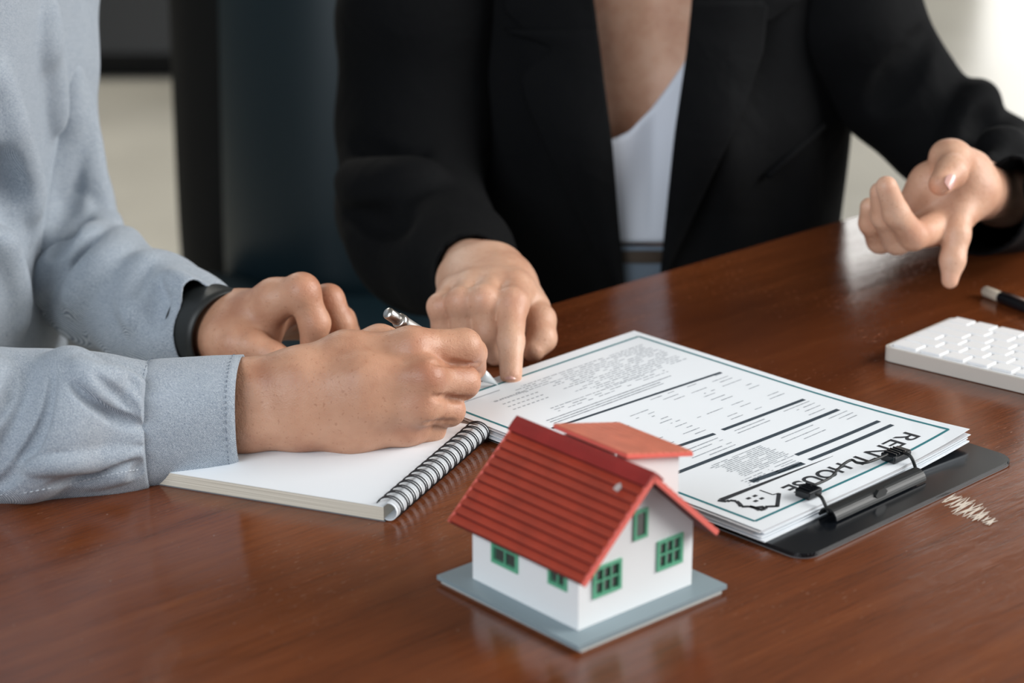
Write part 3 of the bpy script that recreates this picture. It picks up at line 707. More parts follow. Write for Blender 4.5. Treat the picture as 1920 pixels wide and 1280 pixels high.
# small grey print as runs of word dashes
g = []; tr = np.random.RandomState(11)
def textline(u0, u1, v, w=0.9, dens=0.8, gap=1.4):
    u = u0
    while u < u1:
        l = tr.uniform(2.0, 7.0); e = min(u1, u + l)
        if tr.rand() < dens: g.append(strip(mm(u, v), mm(e, v), w / 1000 * tr.uniform(0.7, 1.1), n=2))
        u = e + gap * tr.uniform(0.5, 1.2)
for v in np.arange(14, 58, 3.0): textline(12 + tr.uniform(-2, 4), 120 + (30 if v < 24 else -10) + tr.uniform(-16, 10), v, 1.0, 0.82)
for v in (58, 61.5, 65): textline(40, 150, v, 1.0, 0.7)
for v in (72, 75.4, 78.6): textline(45 if v < 75 else 60, 168, v, 1.3, 0.96, 0.5)
for v0, v1, secs in ((94, 158, ((14, 38), (44, 62), (66, 95), (103, 125), (134, 168))), (170, 188, ((14, 45), (60, 100), (108, 160))), (200, 222, ((12, 40), (48, 92))), (232, 236, ((14, 50),))):
    for s0, s1 in secs:
        for v in np.arange(v0, v1, 5.6):
            if tr.rand() < 0.72: textline(s0 + tr.uniform(0, 3), s0 + (s1 - s0) * tr.uniform(0.35, 0.95), v + tr.uniform(-1, 1), 1.0, 0.9, 0.5)
for v in np.arange(199, 226, 2.1): textline(98 + tr.uniform(0, 4), 150 + tr.uniform(-6, 2), v, 0.9, 0.88, 0.8)
for v in np.arange(228, 236, 2.6): textline(104, 128, v, 0.9, 0.9, 0.6); textline(134, 156, v, 0.9, 0.55, 1.6)
for u in range(8):
    for k in range(3): g.append(strip(mm(134 + u * 4.4 + k, 30 + k * 6), mm(136.6 + u * 4.4 + k, 30 + k * 6), 0.0011, n=1))
g.append(strip(mm(150, 9), mm(186, 9), 0.0010, n=4))
V, Fc = join_geo(g); sp = me_obj('small_print', V, Fc, M['ink_grey'], fm); sp['kind'] = 'stuff'
def text_obj(s, name, size, pos, m, parent, squash=1.0, bold=0.0):
    cu = bpy.data.curves.new(name, 'FONT'); cu.body = s; cu.size = size; cu.extrude = 0; cu.offset = bold
    to = bpy.data.objects.new('tmp', cu); COL.objects.link(to); bpy.context.view_layer.update()
    me = bpy.data.meshes.new_from_object(to); bpy.data.objects.remove(to)
    for v in me.vertices: x = v.co.x * squash + pos[0]; y = v.co.y + pos[1]; v.co = (x, y, zl(x, y) + 0.00003)
    me.name = name; me.materials.clear(); me.materials.append(m); o = bpy.data.objects.new(name, me); return link(o, parent)
# heading: RENT lighter, HOUSE heavier
def fit(s, u0, u1, v0, hgt, bold, name):
    cu = bpy.data.curves.new('t', 'FONT'); cu.body = s; cu.size = 0.01; to = bpy.data.objects.new('tmp', cu); COL.objects.link(to); bpy.context.view_layer.update(); w = to.dimensions.x; hh = to.dimensions.y; bpy.data.objects.remove(to)
    size = 0.01 * hgt / hh; sq = (u1 - u0) / 1000 / (w * size / 0.01); x, y = mm(u0, v0)
    return text_obj(s, name, size, (x, y), M['ink'], fm, sq, bold)
fit('RENT', 17, 78, 252.6, 0.0122, 0.00012, 'heading_text'); fit('HOUSE', 87, 143, 251.8, 0.0118, 0.0004, 'heading_text')
fit('Signature', 137, 168, 21.5, 0.0042, 0.0, 'small_heading_text').data.materials[0] = M['ink_grey']
# little line drawing of a house under a roof rule
def zz(x, y): return (1320 + x / 3.556, 780 + y / 3.556)
def poly(pts, w):
    q = [dq(*zz(*p)) for p in pts]; return join_geo([strip(a, b, w, n=2) for a, b in zip(q[:-1], q[1:])])
G_ = [poly([(92, 562), (150, 570), (172, 562), (215, 566), (240, 588), (250, 604), (302, 602), (330, 606)], 0.0030), poly([(330, 606), (372, 628), (405, 618), (410, 604), (490, 600)], 0.0030), poly([(488, 604), (500, 514)], 0.0026), poly([(502, 514), (458, 524), (372, 493)], 0.0012), poly([(300, 600), (345, 612), (400, 604)], 0.0034)]
for x, y in ((297, 548), (340, 532), (385, 549), (345, 566)):
    p = dq(*zz(x, y)); G_.append(strip(p - [0.0017, 0], p + [0.0017, 0], 0.0024, n=1))
V, Fc = join_geo(G_); me_obj('house_drawing', V, Fc, M['ink'], fm)

# ================================================================== notebook
NA = R(-21.3); NO = PZ(722, 978, 0.0)
nb = thing('spiral_notebook', 'open white notebook with a black twin-wire spiral under the writing hand', 'notebook', (NO[0], NO[1], 0), NA)
# local x: page width runs to -x; y along the spiral
NL, NWd = 0.1435, 0.205
ya = (R(67.5) - NA)   # spiral direction leans a touch with the curl of the pad
sh = 1 / math.tan(ya) if abs(math.tan(ya)) < 50 else 0
def SK(x, y): return (x + y * sh, y)
def slabs(name, z0, z1, m, ex, par=nb):
    P_ = [SK(-NWd, 0), SK(ex, 0), SK(ex, NL), SK(-NWd, NL)]; return prism(name, P_, z0, z1, m, par)
slabs('back_cover', 0.0, 0.0008, M['board_edge'], 0.0)
slabs('page_block', 0.0008, 0.0094, M['pages'], -0.0008)
slabs('top_page', 0.0094, 0.0097, M['paper'], -0.0010)
# folded-over sheets curling round inside the wire
V, Fc = [], []; n = 16
for k in range(n + 1):
    a = R(100 - 235 * k / n); r = 0.0058; V.append((0.0020 + r * math.cos(a) * 0.95, 0.0065 + 0.0045 * 0 + r * math.sin(a)))
prof = V; V = []
for y in (0.001, NL - 0.001):
    for s in (1.0, 0.93):
        for x, z in prof: cx, cz = 0.0020, 0.0065; X, Y = SK(cx + (x - cx) * s, y); V.append((X, Y, max(0.0005, cz + (z - cz) * s)))
N = n + 1
for k in range(n):
    Fc += [(k, k + 1, 2 * N + k + 1, 2 * N + k), (N + k, 3 * N + k, 3 * N + k + 1, N + k + 1), (k, N + k, N + k + 1, k + 1), (2 * N + k, 2 * N + k + 1, 3 * N + k + 1, 3 * N + k)]
Fc += [(0, 2 * N, 3 * N, N), (n, N + n, 3 * N + n, 2 * N + n)]
me_obj('folded_sheets', V, Fc, M['paper'], nb, False)
me_r = None
for k in range(16):
    for dy in (-0.0012, 0.0012):
        y = 0.0055 + k * (NL - 0.011) / 15 + dy
        if me_r is None:
            pts = []
            for q in range(19):
                a = R(178 - 310 * q / 18); pts.append((0.0008 + 0.0082 * math.cos(a), 0.0012 * (q / 18 - 0.5), 0.0075 + 0.0070 * math.sin(a)))
            V, Fc = tube_geo(pts, 0.00046, 6); o = me_obj('wire_loop', V, Fc, M['wire'], nb, True); me_r = o.data
        else: o = bpy.data.objects.new('wire_loop', me_r); link(o, nb)
        X, Y = SK(0, y); o.location = (X, Y, 0)

# ================================================================== keyboard
ka, kb_ = PZ(1655, 650, 0.0105), PZ(1920, 715, 0.0105)
KA = R(-38.2); kbd = thing('keyboard', 'slim white aluminium keyboard at the right edge of the table', 'keyboard', (ka[0], ka[1], 0), KA)
KW, KD = 0.279, 0.107
P_ = rrect(KW, KD, 0.006, 5, (KW / 2, KD / 2))
# wedge: thick rear edge towards the camera (y = 0), thin front edge away
V = [(x, y, 0.0006) for x, y in P_] + [(x, y, 0.0108 - 0.0062 * y / KD) for x, y in P_]; n = len(P_)
me_obj('body', V, [tuple(range(n))[::-1], tuple(range(n, 2 * n))] + [(k, (k + 1) % n, (k + 1) % n + n, k + n) for k in range(n)], M['aluminium'], kbd)
V = [(x * 0.985 + 0.002, y * 0.97 + 0.0016, 0.01085 - 0.0062 * y / KD - 0.0) for x, y in P_]; V += [(x, y, z + 0.0003) for x, y, z in V]
me_obj('deck', V, [tuple(range(n))[::-1], tuple(range(n, 2 * n))] + [(k, (k + 1) % n, (k + 1) % n + n, k + n) for k in range(n)], M['key'], kbd)
rows = [[1.35] + [1.0] * 12 + [1.15], [1.0] * 13 + [1.5], [1.5] + [1.0] * 12 + [1.0], [1.8] + [1.0] * 11 + [1.7], [2.3] + [1.0] * 10 + [2.2], [1, 1, 1, 1.25, 5.0, 1.25, 1, 1.3, 1.0, 1.0]]
y = 0.0045; cache = {}
for ri, rw_ in enumerate(rows):
    kh = 0.0148; tot = sum(rw_); x = 0.0045; un = (KW - 0.009) / tot
    for wq in rw_[::-1]:
        w = un * wq - 0.0028; key = round(w, 4)
        if key not in cache:
            bm = bmesh.new(); box_bm(bm, (0, 0, 0.0010), (w, kh - 0.0002, 0.0020), bevel=0.0006); o = bm_obj('key', bm, M['key'], kbd); cache[key] = o.data
        else: o = bpy.data.objects.new('key', cache[key]); link(o, kbd)
        cy = y + kh / 2; o.location = (x + un * wq / 2, cy, 0.0111 - 0.0062 * cy / KD); o.rotation_euler = (-math.atan(0.0062 / KD), 0, 0)
        x += un * wq
    y += 0.0168
# ================================================================== black pen at the far right
p0, p1 = PZ(1848, 546, 0.0045), PZ(1918, 574, 0.0045); d = (p1 - p0) / np.linalg.norm(p1 - p0)
pn = thing('ballpoint_pen', 'black pen with a cream end lying behind the keyboard', 'pen', (p0[0], p0[1], 0))
L = lambda s, z=0.0045: (d[0] * s, d[1] * s, z)
tube('end_cap', [L(-0.002), L(0.0), L(0.016), L(0.017)], [0.0030, 0.0042, 0.0042, 0.0036], M['cream'], pn, 16)
tube('barrel', [L(0.017), L(0.02), L(0.11), L(0.128)], [0.0043, 0.0045, 0.0045, 0.003], M['black_plastic'], pn, 16)
tube('pen_point', [L(0.128), L(0.138)], [0.0028, 0.0006], M['silver'], pn, 12)
sd = np.array([-d[1], d[0], 0])
tube('pocket_clip', [L(0.018, 0.0086), L(0.03, 0.0100), L(0.058, 0.0098)], 0.0011, M['silver'], pn, 8)

# ================================================================== silver pen in the writing hand
t0 = PZ(933, 721, PZT + 0.0003); t1 = PY(726, 586, 1.375)
d = (t1 - t0); LP = np.linalg.norm(d); d /= LP
pp = thing('silver_pen', 'silver push-button pen held in the writing hand, tip on the form', 'pen', t0)
Q_ = lambda s: tuple(d * s)
tube('pen_tip', [Q_(0.0), Q_(0.0025), Q_(0.003), Q_(0.014), Q_(0.022)], [0.0004, 0.0006, 0.0012, 0.0036, 0.0048], M['pen_tip'], pp, 18)
tube('barrel', [Q_(0.022), Q_(0.05), Q_(LP - 0.017), Q_(LP - 0.0165)], [0.0048, 0.0050, 0.0048, 0.0042], M['satin'], pp, 18)
tube('collar', [Q_(LP - 0.0168), Q_(LP - 0.0162), Q_(LP - 0.0125), Q_(LP - 0.012)], [0.0044, 0.0052, 0.0052, 0.0044], M['silver'], pp, 18)
tube('push_button', [Q_(LP - 0.012), Q_(LP - 0.0115), Q_(LP - 0.001), Q_(LP)], [0.0036, 0.0040, 0.0040, 0.0032], M['silver'], pp, 18)

# ================================================================== people: bodies as one grown surface each, clothes as children
def grown(name, F, m, parent, spots=(), cut=None, relax_it=2, solid=0):
    V, Q = F.mesh(); return V, Q
def merge(parts):
    V, Q, T = [], [], []; o = 0
    for v, q, t in parts: V.append(v); Q.append(q + o); T.append(t); o += len(v)
    return np.vstack(V), np.vstack(Q), np.concatenate(T)
def hand_mesh(palm, fingers, spots, h=0.0011, kp=0.012, kf=0.004, ktouch=0.0012, grooves=(), pfold=(), pad=0.03, box=None, lumps=(), web=0.36):
    pts = [p for c in palm for p, r in c] + [p for f in fingers for p, r in f]
    lo, hi = bounds(pts, pad) if box is None else box
    F = Field(lo, hi, h)
    for c in palm: F.chain(c, kp)
    for f in fingers: F.cap(f[0][0], f[0][1], f[1][0] * web + f[0][0] * (1 - web), f[0][1] * (1 - web) + f[1][1] * web, kp * 0.6)
    for f in fingers: F.chain(f, kf, own=ktouch)
    for c, r, k in lumps: F.cap(c, r, c, r, k)
    for pr, k in grooves: F.chain(pr, k, mode=-1)
    for g_ in pfold: F.fold(*g_)
    V, Q = F.mesh(); V = relax(V, Q, 2, 0.5)
    return V, Q, tint_of(V, spots)
def Hn(*rows): return [(PY(px, py, y), r) for px, py, y, r in rows]

# ---------------- the man with the pen
man = thing('person', 'person in a pale grey-blue cotton shirt writing with a silver pen', 'person', (-0.62, 1.62, FZ))
def world_child(o, root):
    o.parent = root; o.matrix_parent_inverse = Matrix.Translation(-Vector(root.location)); return o
# writing hand (his right)
palm = [Hn((300, 745, 1.345, .0215), (455, 742, 1.340, .0215), (560, 712, 1.338, .0205)), Hn((300, 785, 1.335, .0185), (455, 790, 1.333, .0185), (560, 786, 1.330, .0180)),
        Hn((560, 715, 1.345, .0190), (650, 672, 1.350, .0160), (768, 654, 1.350, .0122)), Hn((560, 730, 1.335, .0185), (680, 715, 1.328, .0150), (792, 707, 1.328, .0118)),
        Hn((560, 765, 1.332, .0185), (680, 760, 1.326, .0150), (782, 760, 1.326, .0112)), Hn((560, 785, 1.335, .0185), (660, 797, 1.332, .0165), (758, 799, 1.334, .0115)),
        Hn((600, 740, 1.352, .019), (720, 740, 1.358, .016)), Hn((640, 800, 1.345, .0165), (760, 800, 1.350, .0125))]
fing = [Hn((768, 652, 1.350, .0122), (869, 650, 1.362, .0116), (884, 662, 1.390, .0098), (890, 690, 1.418, .0080)),
        Hn((792, 711, 1.328, .0118), (868, 716, 1.354, .0108), (868, 722, 1.388, .0094), (880, 705, 1.408, .0078)),
        Hn((782, 760, 1.326, .0110), (842, 769, 1.348, .0100), (832, 776, 1.378, .0088), (835, 765, 1.400, .0076)),
        Hn((758, 799, 1.334, .0110), (808, 803, 1.349, .0092), (795, 808, 1.372, .0080), (795, 800, 1.392, .0070)),
        Hn((600, 690, 1.375, .0150), (712, 645, 1.398, .0128), (806, 668, 1.418, .0108), (868, 700, 1.432, .0085))]
sp = [(PY(778, 650, 1.332), .010, .7), (PY(800, 700, 1.312), .011, .8), (PY(788, 758, 1.312), .010, .7), (PY(765, 800, 1.322), .010, .5), (PY(885, 655, 1.365), .009, .6), (PY(884, 716, 1.352), .009, .6), (PY(856, 772, 1.345), .008, .6)]
lumps = [(PY(775, 648, 1.344), .0085, .012), (PY(801, 708, 1.3235), .0085, .012), (PY(790, 759, 1.322), .008, .012)]
gro = [([(PY(815, 682, 1.3255), .0012), (PY(850, 682, 1.340), .0016), (PY(893, 684, 1.356), .002)], .003), ([(PY(818, 742, 1.321), .0012), (PY(850, 744, 1.336), .0016), (PY(880, 745, 1.346), .002)], .003)]
a_ = hand_mesh(palm, fing, sp, lumps=lumps, pfold=[([(812, 680), (850, 682), (900, 684)], -.0021, .95, .0025), ([(812, 744), (850, 746), (885, 747)], -.0021, .95, .0025), ([(800, 793), (825, 792), (850, 790)], -.0018, .9, .0025)])
# other hand (his left), loosely curled at the table edge
yl = 1.475
palm = [Hn((330, 612, 1.53, .026), (430, 618, 1.50, .0225), (470, 612, 1.49, .0215)), Hn((430, 640, 1.495, .020), (470, 640, 1.48, .0185)),
        Hn((455, 610, 1.49, .020), (515, 562, 1.478, .0142)), Hn((455, 600, 1.505, .020), (545, 572, 1.505, .013)), Hn((455, 600, 1.515, .018), (560, 585, 1.525, .012)), Hn((455, 610, 1.525, .016), (560, 605, 1.54, .011)),
        Hn((430, 640, 1.475, .018), (445, 648, 1.466, .0140))]
fing = [Hn((515, 562, 1.478, .0140), (566, 548, 1.470, .0118), (590, 606, 1.466, .0106), (586, 652, 1.468, .0088)),
        Hn((545, 572, 1.505, .0125), (616, 562, 1.496, .0108), (638, 606, 1.492, .0100), (650, 650, 1.490, .0085)),
        Hn((560, 585, 1.525, .0115), (640, 600, 1.518, .0098), (660, 640, 1.512, .0088)),
        Hn((560, 605, 1.54, .0105), (640, 625, 1.535, .0088), (655, 655, 1.53, .0080)),
        Hn((432, 640, 1.472, .0165), (470, 648, 1.462, .0125), (512, 668, 1.456, .0100), (535, 678, 1.456, .0085))]
sp = [(PY(566, 540, 1.462), .010, .7), (PY(590, 606, 1.457), .009, .5), (PY(618, 556, 1.49), .009, .6), (PY(512, 665, 1.448), .010, .4), (PY(586, 655, 1.462), .010, .5)]
b_ = hand_mesh(palm, fing, sp, h=0.0012, lumps=[(PY(564, 545, 1.468), .0095, .010)])
# torso, neck and upper arms inside the shirt
F = Field((-1.00, 1.15, -0.70), (-0.12, 2.05, 0.62), 0.010)
Xt = lambda px, py, y: PY(px, py, y)
T_top, T_bot = np.array([-0.450, 1.63, 0.28]), np.array([-0.502, 1.66, -0.25])
F.cap(T_top + [0.0, -0.07, 0], .085, T_bot + [0, -0.06, 0], .085, .06); F.cap(T_top + [0, 0.08, 0], .085, T_bot + [0, 0.06, 0], .085, .06)
F.cap(T_top, .09, T_top + [0, 0, .20], .055, .05); F.cap(T_top + [0, 0, .2], .055, T_top + [0.01, 0, .30], .052, .03)
sl_, sr_ = T_top + [0.03, 0.14, 0.06], T_top + [-0.02, -0.17, 0.06]
F.cap(T_top + [0, .05, .07], .07, sl_, .055, .05); F.cap(T_top + [0, -.05, .07], .07, sr_, .055, .05)
el, er = PY(125, 525, 1.66), np.array([-0.53, 1.29, 0.05])
F.cap(sl_, .036, PY(60, 260, 1.725), .028, .02); F.chain([(PY(60, 260, 1.725), .028), (PY(110, 470, 1.69), .028), (PY(150, 560, 1.65), .026), (PY(290, 590, 1.575), .026)], .01); F.cap(PY(290, 590, 1.575), .026, PY(400, 615, 1.505), .024, .01); F.cap(sr_, .045, er, .034, .02); F.cap(er, .034, PY(380, 765, 1.338), .026, .02)
hip = T_bot + [0, 0, -.12]; F.cap(T_bot, .12, hip, .13, .05)
Vt, Qt = F.mesh()
V, Q, T = merge([a_, b_, (Vt, Qt, np.zeros(len(Vt)))])
world_child(np_obj('body', V, Q, M['skin_man'], None, T, None, 0), man)
# trousers and legs on his chair (below the table)
F = Field((-0.95, 1.1, -0.78), (0.05, 2.1, -0.22), 0.012)
for s in (-1, 1):
    hp = hip + [0, s * 0.09, 0]; kn = hp + [0.36, s * 0.04 , -0.02]; F.chain([(hp, .095), (kn, .06), (kn + [0.0, 0, -.30], .05)], .03)
    F.cap(kn + [0.0, 0, -.30], .038, kn + [0.12, 0, -.315], .032, .02)
V, Q = F.mesh(); world_child(np_obj('trousers', V, Q, mat('dark_grey_trousers', (0.03, 0.032, 0.036), 0.85), None), man)

def folds(F, lst):
    """creases: (p, q, radius, depth k); positive radius = raised ridge, negative = groove"""
    for pts, r, k in lst:
        F.chain([(p, abs(r)) for p in pts], k, mode=1 if r > 0 else -1)
# right sleeve on the table
F = Field((-0.60, 1.215, -0.002), (-0.225, 1.39, 0.15), 0.0015)
def sec(px, pyt, pyb, y, ry):   # two stacked capsule centres give an upright oval section
    t, b = PY(px, pyt, y), PY(px, pyb, y - 0.012); return t, b, ry
secs = [(-560, 650, 960, 1.300, .043), (-300, 655, 955, 1.300, .042), (-100, 662, 945, 1.300, .041), (0, 668, 937, 1.302, .040), (90, 672, 930, 1.306, .039), (180, 686, 922, 1.312, .036), (240, 698, 914, 1.318, .034), (278, 694, 908, 1.322, .033)]
for (x0, t0_, b0_, y0_, r0), (x1, t1_, b1_, y1_, r1) in zip(secs[:-1], secs[1:]):
    def C(x, t, b, y, r): rp = r / 0.00034; return PY(x, t + rp, y), PY(x, max(b - rp, t + rp * 0.9), y - 0.002)
    A, B = C(x0, t0_, b0_, y0_, r0), C(x1, t1_, b1_, y1_, r1)
    F.cap(A[0], r0, B[0], r1, .02); F.cap(A[1], r0, B[1], r1, .02)
for pts, r_, dpt, kk in (
    ([(122, 690), (134, 725), (122, 790), (90, 850), (46, 905)], .0095, .42, .020), ([(94, 684), (96, 735), (82, 795), (50, 852), (6, 905), (-36, 928)], -.0056, 1.0, .0015),
    ([(138, 690), (172, 720), (220, 752), (276, 782)], .0075, .50, .008), ([(132, 716), (165, 750), (215, 783), (284, 802)], -.0050, .62, .004), ([(176, 700), (212, 732), (262, 770)], -.0045, .55, .004),
    ([(200, 700), (238, 720), (268, 752), (276, 774)], .0060, .48, .007), ([(240, 704), (262, 728), (280, 757)], -.0036, .6, .003),
    ([(50, 864), (110, 855), (190, 846), (282, 838)], -.0030, 1.15, .002), ([(46, 878), (160, 864), (280, 850)], .0052, .48, .006), ([(96, 914), (180, 892), (266, 868)], -.0030, .95, .004), ([(150, 903), (215, 889), (266, 878)], .0045, .5, .006),
    ([(-20, 700), (-50, 765), (-120, 840)], .009, .45, .02), ([(30, 700), (14, 750), (-30, 810), (-80, 850)], -.0035, 1.0, .004), ([(256, 900), (262, 886), (272, 876)], -.0045, .8, .003)):
    F.fold(pts, r_, dpt, kk)
F.wave(.0012, 60, 3); seam = [F.hit(*q) + [0, -.0004, .0002] for q in ((0, 928), (45, 924), (90, 916), (130, 908), (165, 899), (200, 891), (235, 884), (262, 880))]
V, Q = F.mesh(); V = relax(V, Q, 1)
cutp = PY(283, 795, 1.32)
slv = world_child(np_obj('sleeve', V, Q, M['shirt'], None, None, [(cutp, (1, 0.15, 0))], 0, 0.0012), man)
sq = smooth_pts(seam, 8); V, Fc = join_geo([tube_geo([sq[k], sq[k + 1]], 0.0003, 4) for k in range(0, len(sq) - 1, 2)]); o = me_obj('stitching', V, Fc, M['thread_light']); o['kind'] = 'stuff'; world_child(o, man)
# cuff: upright oval band with stitched edge
def cuff_ring(px, top, bot, y, ry, n=72, grow=0.0, wob=0.0):
    a, b = PY(px, top, y), PY(px, bot, y); c = (a + b) / 2; hz = (a[2] - b[2]) / 2 + grow
    out = []
    for k in range(n):
        t = 2 * PI * k / n; cx, sx = math.cos(t), math.sin(t)
        e = 0.82; ex = math.copysign(abs(cx) ** e, cx); ez = math.copysign(abs(sx) ** e, sx)
        out.append(np.array([c[0] + 0.004 * ex * 0.0, c[1] - (ry + grow) * ex, c[2] + hz * ez + wob * math.sin(3 * t)]))
    return out
cst = [(271, 690, 909, 1.318, .0375), (276, 684, 908, 1.319, .0385), (300, 682, 903, 1.321, .039), (350, 680, 893, 1.325, .038), (400, 677, 880, 1.328, .037), (440, 675, 864, 1.331, .036), (453, 674, 855, 1.332, .0355)]
def cuff_mesh(name, g, m, parts, par):
    V, Fc = [], []; n = 72
    for ii, q in enumerate(parts):
        for gg in (0,): V += cuff_ring(*q, n=n, grow=g, wob=0.0007 * math.sin(ii * 1.3))
    L_ = len(parts)
    inner = [cuff_ring(*q, n=n, grow=g - 0.0016) for q in parts[::-1]]
    for r_ in inner: V += r_
    T_ = 2 * L_
    for i in range(T_):
        for k in range(n): Fc.append((i * n + k, i * n + (k + 1) % n, ((i + 1) % T_) * n + (k + 1) % n, ((i + 1) % T_) * n + k))
    return me_obj(name, V, Fc, m, None, True)
cf = world_child(cuff_mesh('cuff', 0, M['shirt'], cst, None), man)
def stitch_ring(q, par, grow, m, step=2):
    R_ = cuff_ring(*q, n=110, grow=grow); g = []
    for k in range(0, 110, step): g.append(tube_geo([R_[k], R_[(k + 1) % 110]], 0.00022, 4))
    V, Fc = join_geo(g); o = me_obj('stitching', V, Fc, m); o['kind'] = 'stuff'; world_child(o, man)
    return o
stitch_ring((437, 675.2, 866, 1.3305, .0360), None, 0.0003, M['thread']); stitch_ring((282, 683.5, 907, 1.3195, .0386), None, 0.0003, M['thread'])
bb = cuff_ring(370, 679, 888, 1.326, .0375, n=72); bpt = bb[int(72 * 0.865) % 72]
o = tube('cuff_button', [bpt + [0, -.0016, -.0006], bpt + [0, 0.001, 0.0004]], 0.0042, M['button'], None, 18); world_child(o, man)
# left sleeve
F = Field((-0.50, 1.40, -0.09), (-0.17, 1.84, 0.36), 0.0026)
ch = Hn((15, -140, 1.74, .072), (50, 120, 1.72, .052), (62, 260, 1.71, .046), (98, 400, 1.69, .0455), (128, 495, 1.665, .0435), (198, 545, 1.62, .0405), (290, 585, 1.565, .041), (350, 602, 1.53, .036), (420, 622, 1.497, .0285))
F.chain(ch, .02)
for pts, r_, dpt, kk in (
    ([(208, 398), (170, 428), (115, 470), (70, 515)], -.0060, .6, .009), ([(212, 412), (172, 450), (118, 500), (72, 548)], .0085, .55, .014), ([(222, 430), (185, 470), (140, 510)], -.0050, .6, .009),
    ([(240, 440), (210, 485), (175, 530), (145, 565)], .0090, .5, .016), ([(258, 480), (240, 525), (230, 575)], -.0055, .55, .012), ([(276, 490), (256, 545), (250, 600)], .0075, .5, .014),
    ([(142, 235), (140, 300), (128, 370), (100, 430)], -.0055, .55, .012), ([(152, 180), (160, 260), (172, 330), (196, 385)], .0060, .55, .012), ([(126, 120), (128, 200), (124, 280), (110, 350)], .0070, .5, .014),
    ([(305, 515), (292, 560), (288, 610)], -.0045, .55, .010), ([(318, 515), (345, 535), (385, 562), (415, 585)], .0060, .55, .012), 
    ([(95, 480), (120, 440), (160, 405)], -.0040, .5, .010)):
    F.fold(pts, r_, dpt, kk)
F.wave(.0016, 40, 8)
V, Q = F.mesh(); V = relax(V, Q, 2)
cp = PY(400, 617, 1.507); dr = PY(430, 620, 1.49) - PY(290, 585, 1.565); dr /= np.linalg.norm(dr)
world_child(np_obj('sleeve', V, Q, M['shirt'], None, None, [(cp, dr)], 0, 0.0015), man)
# wristband: wide black strap around the left wrist
def band(name, c, ax, r1, r2, w, th, m, par, up=(0, 0, 1)):
    ax = np.asarray(ax) / np.linalg.norm(ax); u = np.asarray(up, float); u -= ax * (u @ ax); u /= np.linalg.norm(u); s_ = np.cross(ax, u); V, Fc = [], []; n = 48
    pr = [(-w / 2, 0), (-w / 2, th), (-w * 0.3, th * 1.3), (w * 0.3, th * 1.3), (w / 2, th), (w / 2, 0)]
    for a, b in pr:
        for k in range(n): t = 2 * PI * k / n; V.append(c + ax * a + u * math.sin(t) * (r1 + b) + s_ * math.cos(t) * (r2 + b))
    for i in range(6):
        for k in range(n): Fc.append((i * n + k, i * n + (k + 1) % n, ((i + 1) % 6) * n + (k + 1) % n, ((i + 1) % 6) * n + k))
    return world_child(me_obj(name, V, Fc, m, None, True), par)
wb = band('wrist_strap', PY(404, 617, 1.506), dr * [1, 1, 0.4], .0285, .0300, .034, .0022, M['strap'], man); wb['label'] = 'black wrist strap'
band('strap_lining', PY(396, 616, 1.512), dr * [1, 1, 0.4], .0284, .0298, .003, .0012, M['strap_edge'], man)
# shirt body
F = Field((-0.80, 1.20, -0.30), (-0.22, 1.92, 0.50), 0.0042)
F.cap(T_top + [0.0, -0.08, 0.0], .110, T_bot + [0.01, -0.05, 0], .108, .08); F.cap(T_top + [0, 0.07, 0], .110, T_bot + [0.01, 0.05, 0], .108, .08)
F.cap(T_top + [0, .04, .06], .085, sl_ + [0, 0, 0], .068, .06); F.cap(T_top + [0, -.04, .06], .085, sr_, .068, .06); F.cap(T_top + [0, 0, .1], .08, T_top + [0, 0, .16], .068, .04)
F.cap(sr_, .066, er, .052, .03); F.cap(er, .050, np.array([-0.47, 1.30, 0.048]), .046, .02)
F.cap(sl_, .066, PY(50, 120, 1.72), .050, .03)
for pts, r_, dpt, kk in (
    ([(-10, 130), (15, 210), (42, 300), (58, 370), (58, 450)], .0075, .45, .014), ([(-60, 220), (-25, 300), (10, 370), (36, 440)], -.0060, .6, .012), ([(80, 5), (82, 90), (94, 180), (104, 240)], .0075, .45, .014),
    ([(-10, 400), (10, 470), (28, 540), (36, 610)], .0070, .45, .014), ([(-5, 300), (10, 360), (20, 420)], -.0060, .6, .014)):
    F.fold(pts, r_, dpt, kk)
F.wave(.0022, 26, 21); SB = F
V, Q = F.mesh(); V = relax(V, Q, 2)
world_child(np_obj('shirt_body', V, Q, M['shirt'], None, None, [(T_top + [0, 0, 0.19], (0.15, 0, 1)), (T_bot + [0, 0, -0.02], (0, 0, -1))], 0, 0), man)
for k, (px, py) in enumerate(((8, 655), (14, 628))):
    a = SB.hit(px, py) + [0, -.002, 0]; o = tube('buttonhole', [a, a + [-0.003, -0.0005, 0.007]], 0.0008, M['button'], None, 6); world_child(o, man)

# ---------------- the woman in the blazer
wo = thing('person', 'person in a black blazer over a white top pointing at the form', 'person', (0.12, 2.0, FZ))
